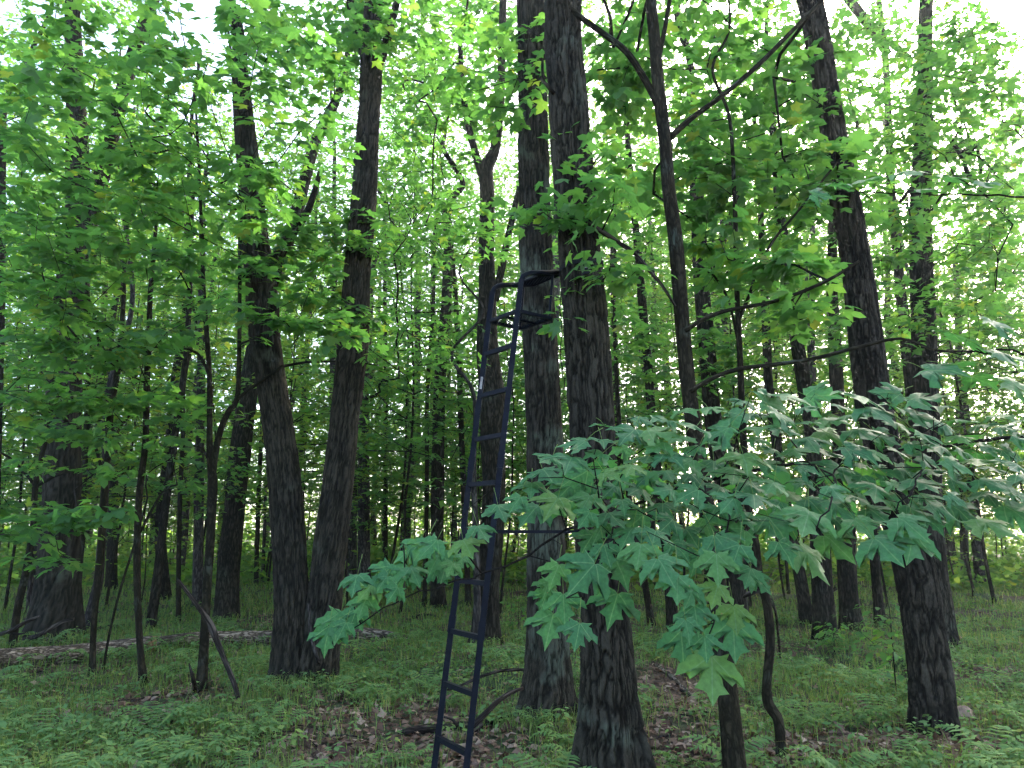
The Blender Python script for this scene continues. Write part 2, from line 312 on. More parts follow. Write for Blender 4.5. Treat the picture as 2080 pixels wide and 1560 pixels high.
V2 = np.array([(0, 0, 0), (0.62, 0.40, -0.08), (0.22, 0.52, 0), (0, 1.05, -0.10), (-0.22, 0.52, 0), (-0.62, 0.40, -0.08)]); L2 = (V2, np.array([(0, 1, 2), (0, 2, 3), (0, 3, 4), (0, 4, 5)]))
V3 = np.array([(0, 0, 0), (0.5, 0.5, -0.06), (0, 1.05, -0.1), (-0.5, 0.5, -0.06)]); L3 = (V3, np.array([(0, 1, 2), (0, 2, 3)]))
def basis(tip, up):
    t = norm(tip); z = norm(up - t * np.sum(up * t, -1, keepdims=True)); x = np.cross(t, z)
    return np.stack([x, t, z], -1)       # columns x, tip, normal
def leaves(tmpl, pos, B, scale, rnd):
    V, T = tmpl; n = len(pos)
    W = np.einsum('nij,vj->nvi', B, V) * scale[:, None, None] + pos[:, None, :]
    TT = T[None] + (np.arange(n) * len(V))[:, None, None]
    return W.reshape(-1, 3), TT.reshape(-1, 3), np.repeat(rnd, len(V))
def twig_leaves(A, dirs, per, size, length=0.32, droop=0.25, tilt=0.33):
    """flat sprays: leaves set out in pairs on the twig that ends at each point of A"""
    n = len(A); d = norm(dirs * np.array([1, 1, 0.35])); side = norm(np.cross(d, np.array([0, 0, 1.0])))
    k = np.arange(per); t = -(k // 2) / max(1, (per - 1) / 2.0)      # 0 at the end, -1 at the start
    sg = np.where(k % 2 == 0, 1.0, -1.0); 
    ang = np.radians(np.where(k == 0, 0, 38 + 30 * (-t))) 
    tt = t[None, :] * length + rng.normal(0, 0.03, (n, per))
    off = 0.05 + 0.10 * (-t)
    pos = A[:, None, :] + d[:, None, :] * tt[..., None] + side[:, None, :] * (sg * np.where(k == 0, 0.0, off))[None, :, None] * rng.uniform(0.6, 1.5, (n, per))[..., None]
    pos[..., 2] += rng.normal(0, 0.03, (n, per)) 
    a = sg[None, :] * (ang[None, :] + rng.normal(0, 0.3, (n, per)))
    tip = d[:, None, :] * np.cos(a)[..., None] + side[:, None, :] * np.sin(a)[..., None]
    tip = tip + np.array([0, 0, -1.0]) * (droop + rng.normal(0, 0.22, (n, per)))[..., None]
    up = np.array([0, 0, 1.0]) + rng.normal(0, tilt, (n, per, 3))
    sc = size * rng.uniform(0.6, 1.25, (n, per))
    pos = pos.reshape(-1, 3); tip = tip.reshape(-1, 3); up = up.reshape(-1, 3)
    return pos, basis(tip, up), sc.ravel(), rng.uniform(0, 1, n * per)

# ------------------------------------------------------------------ branch growth
def grow(roots, rrad, A, alpha=0.3, step=0.28, arch=0.08, rtip=0.0022, expo=0.46):
    """joins every point of A to the stem by branches; returns branch tubes and the direction in which each twig ends"""
    nodes = [np.asarray(r, float) for r in roots]; par = [-1] * len(nodes); pl = [0.0] * len(nodes); nr = len(nodes)
    NA = np.asarray(nodes)
    def cost(P, nd, plen):
        d = np.linalg.norm(P[:, None, :] - nd[None], axis=-1); dz = np.clip(nd[None, :, 2] - P[:, None, 2], 0, None)
        return d + 0.6 * dz + alpha * plen[None]
    C = cost(A, NA, np.array(pl)); best = C.min(1); bi = C.argmin(1); left = np.ones(len(A), bool); end = np.zeros(len(A), int)
    for _ in range(len(A)):
        c = np.where(left, best, 1e9); k = int(c.argmin()); left[k] = False
        p = int(bi[k]); a = nodes[p]; b = A[k]; L = np.linalg.norm(b - a); m = max(1, int(L / step)); new = []
        jit = rng.normal(0, 0.035, (m + 1, 3)) * min(1, L)
        for q in range(1, m + 1):
            t = q / m; x = a + (b - a) * t + np.array([0, 0, arch * L * 4 * t * (1 - t)]) + (jit[q] if q < m else 0)
            nodes.append(x); par.append(p); pl.append(pl[p] + L / m); p = len(nodes) - 1; new.append(p)
        end[k] = p
        if left.any():
            nn = np.array([nodes[i] for i in new]); cc = cost(A, nn, np.array([pl[i] for i in new])); mi = cc.min(1); ix = cc.argmin(1)
            u = left & (mi < best); best[u] = mi[u]; bi[u] = np.array(new)[ix[u]]
    n = len(nodes); cnt = np.zeros(n); cnt[end] += 1; ch = [[] for _ in range(n)]
    for i in range(n - 1, nr - 1, -1): cnt[par[i]] += cnt[i]; ch[par[i]].append(i)
    R = rtip * np.maximum(cnt, 1) ** expo
    accs = {}; P = np.array(nodes)
    heads = [(r, c, c) for r in range(nr) for c in ch[r]]
    while heads:
        r, c, h0 = heads.pop(); path = [r]; i = c; acc = accs.setdefault(h0, Acc())
        while True:
            path.append(i)
            if not ch[i]: break
            kids = sorted(ch[i], key=lambda q: -cnt[q])
            for q in kids[1:]: heads.append((i, q, h0))
            i = kids[0]
        rr = R[path].copy(); rr[0] = rr[1] * (1.25 if r < nr else 1.15); rr[-1] *= 0.7
        Vt, Tt = tube(P[path], rr, 6 if rr.max() > 0.012 else 4)
        acc.add(Vt, Tt, bark=Vt)
    dirs = np.array([P[e] - P[par[e]] for e in end])
    return list(accs.values()), dirs
def join(accs):
    a = Acc()
    for b in accs:
        for V, T0, bk in zip(b.V, b.T, b.A['bark']): a.V.append(V); a.T.append(T0 - T0.min() + a.n); a.n += len(V); a.A.setdefault('bark', []).append(bk)
    return a

# ------------------------------------------------------------------ trunks
def trunk_arrays(P, R, k, step, relief=0.0, seed=0, plate=(0.021, 0.11), lump=0.05, flare=0.0, geo=False, zcut=None):
    P, R = catmull(P, R, step, zcut); n = len(P); T, X, Y = frames(P)
    s = np.concatenate([[0], np.cumsum(np.linalg.norm(np.diff(P, axis=0), axis=1))]); th = np.arange(k) / k * 2 * math.pi
    S, TH_ = np.meshgrid(s, th, indexing='ij'); RR = np.repeat(R[:, None], k, 1)
    # lumps, lean swellings, root flare
    RR = RR * (1 + lump * (2 * vnoise(TH_ / (2 * math.pi) * 5, S * 1.3, 5, seed) - 1) + lump * 0.6 * (2 * vnoise(TH_ / (2 * math.pi) * 9, S * 3.1, 9, seed + 3) - 1))
    if flare > 0:
        g = np.exp(-np.clip(S - 0.12, 0, None) / (1.5 * float(np.median(R)) + 0.10)); lob = 0.5 + 0.5 * np.cos(TH_ * 5 + seed + 1.2 * np.sin(TH_ * 2 + seed))
        RR = RR * (1 + flare * g * (0.25 + 0.9 * lob ** 1.5))
    attrs = {}
    if geo:
        Rm = float(np.median(R)); nu = max(8, int(round(2 * math.pi * Rm / plate[0]))); u = TH_ / (2 * math.pi) * nu; v = S / plate[1]
        wob = (vnoise(TH_ / (2 * math.pi) * max(6, nu // 3), S * 6, max(6, nu // 3), seed + 11) - 0.5) * 1.3; u2 = u + wob + (vnoise(u * 0 + TH_ / (2 * math.pi) * nu, S * 18, nu, seed + 20) - .5) * 0.5
        f, cid = worley(u2, v + cid0(seed) + wob * 0.5, nu, seed)
        if plate[1] < 0.1: fur = np.clip((f - 0.03) / 0.30, 0, 1)
        else:
            nb = max(8, int(nu * 1.15)); un = u2 * nb / nu
            fa = np.abs(vnoise(un, S / (plate[1] * 1.9) + 3 * cid0(seed), nb, seed + 40) + 0.18 * vnoise(un * 2, S / plate[1] * 4, nb * 2, seed + 41) - 0.59); fb = np.abs(vnoise(un + 0.5, S / (plate[1] * 1.35) + 9.3, nb, seed + 44) + 0.18 * vnoise(un * 2, S / plate[1] * 5, nb * 2, seed + 45) - 0.59)
            fur = np.clip(np.minimum(fa, fb * 1.4) / 0.17, 0, 1); cid = 0.3 + 0.7 * vnoise(un * 0.7, S * 5, max(4, int(nb * 0.7)), seed + 47)
        rough = vnoise(u * 3, S * 40, nu * 3, seed + 30)
        h = fur * (0.7 + 0.5 * cid) - 0.5 + 0.25 * (rough - 0.5)
        RR = RR + relief * h; attrs['furrow'] = np.clip(fur * (0.5 + 0.5 * cid) + 0.22 * (rough - 0.5), 0, 1).ravel()
    V = P[:, None, :] + RR[..., None] * (np.cos(TH_)[..., None] * X[:, None, :] + np.sin(TH_)[..., None] * Y[:, None, :])
    Rm = float(np.median(R)); attrs['bark'] = np.stack([np.cos(TH_) * Rm, np.sin(TH_) * Rm, S + seed * 3.7], -1).reshape(-1, 3)
    return V.reshape(-1, 3), tube_faces(n, k), attrs
def cid0(s): return (s * 0.37) % 1.0
def px_path(path, D, lean=0.0):
    pts = []; rad = []; y0 = path[0][1]
    for (x, y, w_) in path:
        p = at(x, y, D + lean * (y0 - y) / 1000.0); pts.append(p); rad.append(0.5 * w_ / F * axial(p))
    return np.array(pts), np.array(rad)
def extend(P, R, H, taper=0.35, wob=0.15):
    if P[-1][2] >= H: return P, R
    d = norm(P[-1] - P[-2]); d = norm(d * np.array([0.6, 0.6, 1])); k = 4; q = [P[-1] + d * ((H - P[-1][2]) / d[2]) * (i / k) + rng.normal(0, wob, 3) * np.array([1, 1, 0]) * (i > 0) for i in range(1, k + 1)]
    r = [R[-1] * (1 - (1 - taper) * i / k) for i in range(1, k + 1)]
    return np.vstack([P, q]), np.concatenate([R, r])
TREES = {}
def tree(key, name, label, cat, path, D=None, lean=0.0, H=9.0, mat='bark', k=20, step=0.12, relief=0.0, geo=False, forks=(), flare=0.35, group=None, plate=(0.021, 0.11), lump=0.05, extra=(), taper=0.35):
    seed = len(TREES) + 1; D = D or ground_depth(path[0][1])
    P, R = px_path(path, D, lean); tip_vis = P[-1].copy()
    P, R = extend(P, R, H, taper)
    base = P[0].copy(); base[2] = float(gz(base[0], base[1]))
    if P[0][2] - base[2] > 0.02 and len(P) > 1:       # carry the stem down into the ground
        P = np.vstack([[base[0], base[1], base[2] - 0.12], P]); R = np.concatenate([[R[0]], R])
    else: P[0][2] = base[2] - 0.12
    root = empty(name, base); tag(root, label, cat, group)
    V, T, A = trunk_arrays(P, R, k, step, relief, seed, plate, lump, flare, geo, (2.2 + D * 0.92) if geo else None)
    obj('trunk', mk_mesh('trunk', V - base, T, M[mat], A), root)
    ends = [P]
    for fk in forks:
        fp, fr = px_path(fk['path'], fk.get('D', D), fk.get('lean', lean))
        if fk.get('H'): fp, fr = extend(fp, fr, fk['H'], 0.3)
        thick = fr.max() > 0.03
        V, T, A = trunk_arrays(fp, fr, fk.get('k', 14 if thick else 8), fk.get('step', 0.12), relief if fk.get('geo') else 0, seed + 50, plate, lump, fk.get('flare', 0), fk.get('geo', False), (2.2 + D * 0.92) if fk.get('geo') else None)
        if not geo or not fk.get('geo'): mm = M[fk.get('mat', 'bark' if mat in ('bark_near',) else ('bark_sm' if mat == 'bark_dark' else mat))]
        else: mm = M[mat]
        obj(fk.get('name', 'limb' if thick else 'branch'), mk_mesh('limb', V - base, T, mm, A), root); ends.append(fp)
    TREES[key] = dict(root=root, base=base, P=P, ends=ends, D=D)
    return root
def tiers(A, gap=0.42, slope=0.0, jit=0.05):
    z = A[:, 2] + 0.12 * A[:, 0]; q = np.round(z / gap + 0.3 * np.sin(A[:, 0] * 1.3 + A[:, 1])) * gap
    A = A.copy(); A[:, 2] += (q - z) * 0.75 + rng.normal(0, jit, len(A)); return A
def blob(cx, cy, rx, ry, D, dD, n):
    out = []
    while len(out) < n:
        u, v = rng.uniform(-1, 1, 2)
        if u * u + v * v <= 1: out.append(at(cx + u * rx, cy + v * ry, max(2.0, D + rng.uniform(-dD, dD))))
    return np.array(out)
def foliage(key, blobs, per=9, size=0.12, singles=0, mat='leaf', from_z=1.0, tmpl=None, length=0.34, gap=0.42, tier=True, alpha=0.3, branch_mat='twig', stems=None):
    t = TREES[key]; base = t['base']
    A = np.vstack([blob(*b) for b in blobs])
    if tier: A = tiers(A, gap)
    A = A[A[:, 2] > 0.35]
    roots = []
    for P in (stems or t['ends']):
        Q, _ = catmull(P, np.ones(len(P)), 0.2); roots.append(Q[Q[:, 2] > from_z])
    roots = np.vstack(roots)
    acc, dirs = grow(roots, None, A, alpha)
    for a_ in acc: obj('branch', a_.mesh('branch', M[branch_mat]), t['root']).location = -np.array(base)
    pos, B, sc, rn = twig_leaves(A, dirs, per, size, length)
    order = np.argsort(np.linalg.norm(pos - np.array([0, 0, EYE]), axis=1) / sc)
    vis = [i for i in order if in_view(pos[i])][:singles]; vs = set(vis)
    for i in vis: place_leaf('leaf', LEAFMESH[int(rng.integers(len(LEAFMESH)))], pos[i] - base, B[i], sc[i], t['root'])
    rest = np.array([i for i in range(len(pos)) if i not in vs])
    if len(rest):
        V, T, r = leaves(tmpl or (L1 if t['D'] < 13 else L2), pos[rest] - base, B[rest], sc[rest], rn[rest])
        o = obj('foliage', mk_mesh('foliage', V, T, M[mat], {'rnd': r}, smooth=False), t['root']); o['kind'] = 'stuff'
def in_view(p):
    z = axial(p); 
    if z < 0.3: return False
    x = 1040 + F * p[0] / z; y = 780 - F * ((p[2] - EYE) * CT - p[1] * ST) / z
    return -20 < x < 2100 and -20 < y < 1580
from mathutils import Matrix
def place_leaf(name, me, pos, B, s, parent):
    o = bpy.data.objects.new(name, me); COL.objects.link(o); o.parent = parent
    m = np.eye(4); m[:3, :3] = B * s; m[:3, 3] = pos; o.matrix_local = Matrix([list(map(float, r)) for r in m]); return o
LEAFMESH = []
for q in range(3):
    V, T = leaf_template([(x * (1 + 0.08 * math.sin(q * 2.1 + i)), y) for i, (x, y) in enumerate(HALF1)], 0.15 + 0.12 * q)
    LEAFMESH.append(mk_mesh('leaf', V, T, M['leaf_obj'], smooth=False))

# big trees -------------------------------------------------------------------
tree('oak_left', 'oak_tree', 'massive oak with a widely flared base behind the left end of the fallen log', 'tree',
     [(104, 1300, 88), (112, 1240, 82), (117, 1180, 76), (122, 1100, 72), (128, 900, 63), (133, 700, 58), (150, 560, 56), (158, 480, 54), (160, 400, 45), (154, 200, 34), (148, 0, 24)], H=15, k=96, step=0.05, flare=0.45, mat='bark_near', geo=True, relief=0.02,
     forks=[dict(path=[(160, 540, 36), (180, 450, 34), (200, 380, 32), (232, 260, 28), (268, 120, 26), (312, 0, 22)], H=13, k=20), dict(path=[(270, 112, 10), (300, 108, 8), (330, 98, 6)])])
tree('twin', 'twin_trunk_oak', 'big twin-trunked oak whose two stems part in a V at the ground', 'tree',
     [(592, 1372, 74), (594, 1300, 70), (592, 1200, 64), (580, 1000, 62), (563, 850, 58), (540, 700, 58), (534, 620, 64), (530, 560, 58), (517, 480, 52), (506, 350, 42), (495, 230, 36), (488, 150, 30), (478, 40, 20)], H=13, k=170, step=0.029, geo=True, relief=0.02, mat='bark_near', flare=0.3,
     forks=[dict(path=[(632, 1412, 74), (640, 1378, 72), (652, 1300, 70), (662, 1200, 66), (673, 1100, 64), (685, 1000, 61), (700, 850, 56), (717, 700, 56), (726, 550, 51), (740, 400, 48), (748, 250, 41), (753, 150, 42), (756, 80, 38), (764, -20, 34)], D=8.0, H=14, k=170, step=0.029, geo=True, flare=0.25, name='trunk'),
            dict(path=[(545, 590, 34), (562, 530, 26), (590, 478, 20), (625, 430, 15), (650, 350, 9)]),
            dict(path=[(750, 130, 24), (735, 95, 22), (722, 50, 20), (712, -10, 18)], H=12), dict(path=[(755, 150, 24), (775, 115, 20), (800, 30, 15), (810, -20, 13)], H=12),
            dict(path=[(560, 748, 7), (620, 736, 5), (700, 735, 4), (770, 742, 2)])], D=8.0)
tree('pair_back', 'oak_tree', 'tall straight oak with a pale lichen patch, just behind the ladder tree', 'tree',
     [(1112, 1458, 92), (1112, 1400, 88), (1111, 1300, 80), (1110, 1200, 75), (1107, 1000, 68), (1103, 800, 68), (1093, 600, 65), (1086, 400, 60), (1082, 200, 58), (1080, -20, 57)], H=16, k=200, step=0.023, geo=True, relief=0.018, mat='bark_lichen', flare=0.5, plate=(0.019, 0.11))
tree('stand_tree', 'oak_tree', 'deeply furrowed oak that the metal ladder stand is strapped to', 'tree',
     [(1246, 1590, 112), (1243, 1500, 108), (1240, 1400, 102), (1230, 1250, 92), (1214, 1100, 88), (1204, 900, 88), (1193, 700, 85), (1181, 550, 81), (1168, 400, 79), (1155, 200, 74), (1146, -20, 70)], D=4.9, H=15, k=280, step=0.017, geo=True, relief=0.02, mat='bark_near', flare=0.75, plate=(0.021, 0.11),
     forks=[dict(path=[(1190, 452, 12), (1222, 470, 11), (1260, 495, 10), (1290, 515, 9), (1318, 548, 8), (1345, 580, 7), (1372, 622, 5)], D=4.75, mat='deadwood', k=8, step=0.05), dict(path=[(1165, 420, 10), (1178, 390, 9), (1195, 350, 6), (1215, 318, 3)], D=4.7),
            dict(path=[(1125, 190, 9), (1104, 165, 7), (1102, 120, 5)], D=4.8)])
tree('cherry', 'black_cherry_tree', 'dark flaky-barked tree leaning left on the ferny slope', 'tree',
     [(1896, 1495, 78), (1890, 1400, 76), (1878, 1300, 75), (1855, 1150, 73), (1800, 950, 64), (1768, 750, 62), (1742, 550, 54), (1715, 400, 50), (1690, 250, 42), (1664, 100, 47), (1640, -20, 44)], H=13, k=170, step=0.022, geo=True, relief=0.02, mat='bark_dark', flare=0.35, plate=(0.022, 0.10), lump=0.07)
tree('cherry_back', 'oak_tree', 'straight oak standing directly behind the dark leaning cherry tree', 'tree',
     [(1908, 1312, 64), (1902, 1230, 60), (1892, 1150, 56), (1883, 900, 48), (1877, 700, 46), (1871, 500, 42), (1870, 400, 40), (1876, 250, 33), (1879, 100, 28), (1882, -10, 25)], H=15, k=30, step=0.08, flare=0.4)
tree('burl', 'oak_tree', 'oak with a swollen bulge halfway up, seen between the ladder rails', 'tree',
     [(985, 1312, 54), (990, 1200, 49), (998, 1100, 47), (1003, 1000, 46), (1001, 900, 48), (1003, 830, 54), (995, 760, 48), (990, 700, 44), (990, 600, 36), (988, 500, 31), (990, 400, 29), (988, 340, 28), (1006, 300, 21), (1016, 200, 18), (1020, 100, 16), (1023, -10, 15)], H=13, k=30, step=0.07, flare=0.5,
     forks=[dict(path=[(988, 380, 20), (968, 320, 16), (945, 220, 13), (935, 80, 9)], H=11), dict(path=[(1005, 610, 16), (1020, 540, 16), (1035, 470, 14), (1055, 380, 10)])])
tree('lean_back', 'oak_tree', 'oak leaning right behind the twin-trunked tree', 'tree',
     [(460, 1256, 46), (464, 1150, 44), (475, 1050, 42), (490, 900, 40), (505, 790, 37), (522, 690, 33), (560, 560, 29), (600, 440, 25), (640, 290, 21), (692, 180, 15)], H=15, k=26, step=0.09, flare=0.25,
     forks=[dict(path=[(640, 290, 16), (668, 250, 14), (690, 190, 11), (720, 110, 8)])])
tree('fork_maple', 'maple_tree', 'slender dark maple with long side limbs right of the stand tree', 'tree',
     [(1494, 1590, 48), (1482, 1450, 42), (1466, 1300, 38), (1452, 1150, 36), (1428, 980, 34), (1405, 840, 32), (1388, 680, 30), (1373, 500, 31), (1358, 380, 27), (1350, 280, 26), (1338, 180, 25), (1330, 80, 24), (1322, -10, 22)], D=4.8, H=8.5, mat='bark_sm', k=26, step=0.06, flare=0.15,
     forks=[dict(path=[(1341, 222, 16), (1312, 165, 14), (1272, 105, 13), (1222, 66, 12), (1170, 28, 12), (1125, -10, 11)], k=10, step=0.06), dict(path=[(1360, 280, 14), (1405, 240, 11), (1470, 192, 10), (1540, 132, 10), (1602, 70, 9), (1680, -10, 8)], k=10, step=0.06),
            dict(path=[(1392, 672, 9), (1430, 648, 9), (1480, 630, 8), (1580, 610, 8), (1680, 570, 7), (1745, 530, 5)], k=8, step=0.06, D=4.5), dict(path=[(1403, 795, 10), (1440, 772, 9), (1500, 750, 9), (1640, 731, 8), (1740, 706, 8), (1830, 688, 6), (1905, 712, 5), (2000, 712, 4)], k=8, step=0.06, D=4.4),
            dict(path=[(1242, 75, 8), (1240, 35, 7), (1222, -10, 6)]), dict(path=[(1338, 120, 10), (1350, 60, 9), (1362, -10, 8)])])
tree('crook', 'maple_sapling', 'thin crooked sapling with an S-bend near its foot', 'sapling',
     [(1586, 1548, 20), (1584, 1490, 20), (1578, 1455, 21), (1562, 1432, 22), (1558, 1390, 18), (1565, 1300, 17), (1557, 1220, 18), (1543, 1180, 19), (1532, 1100, 20), (1522, 1050, 17), (1514, 950, 14), (1507, 830, 13), (1502, 700, 12), (1498, 620, 11), (1495, 500, 9), (1492, 400, 8), (1482, 240, 7)], H=7, mat='bark_sm', k=14, step=0.04, flare=0.1, lump=0.09,
     forks=[dict(path=[(1500, 650, 8), (1522, 600, 7), (1535, 560, 6), (1570, 490, 6), (1620, 430, 5), (1700, 330, 4)], step=0.06), dict(path=[(1553, 1195, 14), (1535, 1200, 11), (1508, 1212, 8)], mat='deadwood'), dict(path=[(1500, 700, 6), (1480, 610, 5), (1450, 560, 5), (1405, 530, 4)])])
# middle distance ---------------------------------------------------------------
def mid(key, label, path, name='forest_tree', cat='tree', **kw):
    kw.setdefault('k', 16); kw.setdefault('step', 0.14); kw.setdefault('H', 11); kw.setdefault('flare', 0.4)
    return tree(key, name, label, cat, path, **kw)
mid('s0', 'thin sapling forking low beside the great flared oak', [(22, 1332, 14), (35, 1240, 14), (55, 1150, 14), (68, 1060, 11), (72, 985, 11), (86, 920, 9), (98, 870, 7), (104, 780, 5)], 'maple_sapling', 'sapling', H=5, mat='bark_sm', forks=[dict(path=[(70, 985, 7), (50, 960, 6), (20, 930, 5), (-10, 915, 4)]), dict(path=[(72, 990, 6), (110, 968, 5), (150, 955, 4)])])
mid('pink', 'short sunlit snag with bare pinkish wood behind the flared oak', [(60, 1245, 12), (62, 1180, 11), (63, 1130, 10), (66, 1080, 8)], 'dead_snag', 'snag', H=2.2, mat='deadwood')
mid('s2', 'thin sapling rising through the fallen log with a crooked upper stem', [(187, 1364, 12), (191, 1260, 12), (203, 1130, 14), (212, 1000, 14), (220, 900, 14), (226, 820, 13), (240, 750, 11), (250, 620, 9), (255, 480, 6)], 'maple_sapling', 'sapling', H=7, mat='bark_sm', forks=[dict(path=[(213, 990, 7), (190, 900, 6), (140, 860, 5), (100, 830, 4)]), dict(path=[(220, 910, 6), (250, 860, 5), (275, 830, 4)])])
mid('s2b', 'grey leaning pole just behind the thin log sapling', [(178, 1276, 22), (190, 1220, 19), (200, 1180, 18), (208, 1080, 16), (214, 980, 14), (220, 800, 12)], mat='bark_grey')
mid('s3', 'slim maple sapling with a wavy stem in front of the broken log', [(291, 1384, 14), (284, 1300, 13), (278, 1150, 14), (283, 1000, 13), (295, 900, 12), (298, 780, 12), (302, 700, 11), (305, 600, 10), (312, 520, 8), (316, 380, 6)], 'maple_sapling', 'sapling', H=7, mat='bark_sm', forks=[dict(path=[(302, 700, 7), (260, 715, 5), (200, 712, 4), (130, 715, 3)]), dict(path=[(285, 1080, 6), (330, 1000, 5), (360, 985, 3)])])
mid('s3b', 'whip-thin bent stem beside the log sapling', [(210, 1357, 5), (226, 1270, 5), (248, 1185, 5), (272, 1110, 5), (286, 1060, 4)], 'maple_sapling', 'sapling', H=2.9, mat='bark_sm', k=8)
mid('s4', 'dark pole tree slanting right, left of the forked sapling', [(303, 1282, 19), (320, 1170, 18), (335, 1040, 15), (350, 920, 14), (365, 820, 13), (378, 720, 12), (385, 600, 10), (392, 400, 8)], mat='bark', H=9)
mid('s5', 'very thin upright stem between the slanting pole and the forked sapling', [(362, 1256, 10), (363, 1150, 9), (366, 1000, 9), (372, 880, 8), (373, 790, 7)], mat='bark_sm', H=7)
mid('s6', 'pale grey straight trunk half hidden behind the forked sapling', [(402, 1236, 22), (403, 1100, 20), (405, 950, 18), (408, 800, 16), (410, 600, 14), (412, 400, 11)], mat='bark_grey')
mid('s7', 'forked maple sapling with a dead broken branch leaning on it', [(408, 1404, 21), (414, 1330, 19), (420, 1200, 18), (428, 1080, 17), (432, 990, 19), (430, 950, 16), (426, 900, 12), (426, 780, 10), (420, 680, 9), (414, 590, 8), (408, 430, 6), (400, 260, 5)], 'maple_sapling', 'sapling', H=8, mat='bark_sm', k=16, step=0.06, lump=0.08,
    forks=[dict(path=[(431, 965, 15), (440, 905, 13), (452, 862, 12), (468, 830, 11), (482, 808, 10), (486, 700, 8), (487, 500, 7), (487, 300, 6), (470, 120, 5), (455, -10, 4)], step=0.06, H=7.5), dict(path=[(480, 812, 8), (510, 788, 7), (548, 762, 6), (575, 742, 5)]), dict(path=[(424, 760, 7), (410, 730, 6), (385, 710, 5), (300, 705, 4), (180, 715, 3)]),
           dict(path=[(430, 950, 7), (412, 912, 5), (385, 902, 4), (345, 912, 3)])])
mid('g1', 'thick grey trunk standing right behind the twin oak, nearer of a close pair', [(740, 1208, 27), (739, 1000, 24), (738, 850, 22), (742, 760, 19), (750, 640, 15)], mat='bark_grey', H=13)
mid('g2', 'grey trunk half hidden by the twin oak, farther of a close pair', [(713, 1200, 26), (714, 1100, 22), (716, 950, 20), (720, 800, 17)], mat='bark_grey', H=13, forks=[dict(path=[(720, 860, 10), (745, 790, 9), (762, 740, 7), (775, 690, 5)])])
mid('p11', 'straight thin pole tree alone between the twin oak and the ladder', [(783, 1192, 10), (783, 900, 9), (782, 650, 8), (782, 450, 7), (785, 330, 6)], mat='bark_sm', H=10)
mid('t12', 'mid-sized brown trunk left of the ladder with two thin stems at its sides', [(890, 1236, 29), (888, 1100, 27), (890, 900, 25), (895, 750, 24), (906, 620, 22), (909, 520, 18), (906, 420, 14)], H=12, mat='bark')
mid('t12b', 'very thin stem close on the left of the mid-sized brown trunk', [(862, 1232, 9), (867, 1000, 9), (868, 800, 8), (880, 620, 7), (884, 500, 5)], mat='bark_sm', H=9)
mid('t12c', 'dark wavy pole curving up beside the ladder', [(952, 1232, 12), (942, 1000, 12), (936, 850, 12), (931, 700, 11), (922, 560, 10), (912, 450, 8)], mat='bark_sm', H=10, forks=[dict(path=[(934, 720, 6), (915, 700, 5), (890, 690, 4)])])
mid('t13b', 'short slanting trunk against the foot of the bulged oak', [(968, 1328, 17), (969, 1200, 15), (966, 1080, 13), (962, 950, 11), (962, 800, 8)], mat='bark_grey', H=6)
mid('t17', 'dark slim tree between the stand tree and the slender limbed maple', [(1368, 1286, 23), (1355, 1130, 20), (1340, 1000, 19), (1326, 880, 19), (1316, 740, 18), (1305, 620, 17), (1295, 500, 15), (1283, 380, 14), (1275, 280, 12), (1268, 150, 9)], mat='bark', H=10)
mid('t17b', 'thin pole slanting left at the back of the stand tree', [(1326, 1274, 14), (1309, 1180, 13), (1296, 1110, 12), (1270, 960, 10), (1255, 820, 9), (1248, 650, 7)], mat='bark_sm', H=9)
mid('t18', 'brown oak behind the crooked sapling, its top arms spreading', [(1508, 1292, 40), (1495, 1180, 36), (1475, 1020, 34), (1448, 850, 34), (1436, 700, 33), (1425, 580, 31), (1416, 400, 27), (1410, 300, 23), (1404, 200, 18)], mat='bark', H=13, k=22, forks=[dict(path=[(1425, 600, 16), (1450, 540, 15), (1475, 470, 14), (1500, 390, 12), (1518, 300, 9)])])
mid('t20', 'warty brown trunk dotted with small knobs in the open ferny glade', [(1678, 1306, 46), (1668, 1150, 40), (1659, 1000, 33), (1645, 850, 28), (1623, 720, 26), (1606, 620, 24), (1595, 520, 22), (1582, 400, 20), (1572, 280, 16), (1564, 170, 12)], mat='bark', H=12, k=24, lump=0.08, forks=[dict(path=[(1688, 1200, 9), (1698, 1195, 7)]), dict(path=[(1682, 1235, 8), (1692, 1230, 6)])])
mid('t20b', 'leaning brown trunk touching the warty trunk on its left', [(1642, 1273, 26), (1625, 1170, 24), (1606, 1080, 22), (1590, 980, 20), (1563, 800, 18), (1556, 650, 16), (1550, 540, 14)], mat='bark', H=11)
mid('t20c', 'slim far trunk rising behind the warty trunk, forked at the top', [(1662, 1225, 17), (1656, 1000, 16), (1650, 790, 16), (1647, 650, 15), (1650, 540, 11), (1652, 350, 8)], mat='bark_grey', H=11, forks=[dict(path=[(1646, 640, 8), (1638, 590, 7), (1640, 520, 5)])])
mid('t21', 'brown trunk with a dead stem pressed to its right side', [(1728, 1282, 38), (1720, 1180, 34), (1713, 1080, 31), (1705, 900, 28), (1697, 720, 26), (1690, 590, 21), (1690, 440, 16)], mat='bark', H=12, k=22, forks=[dict(path=[(1752, 1275, 9), (1738, 1200, 9), (1734, 1080, 9), (1730, 980, 7)], mat='deadwood')])
mid('t22', 'narrow straight trunk just left of the dark leaning cherry', [(1788, 1272, 20), (1776, 1130, 18), (1762, 950, 17), (1742, 790, 16), (1734, 600, 14), (1730, 450, 11)], mat='bark', H=11)
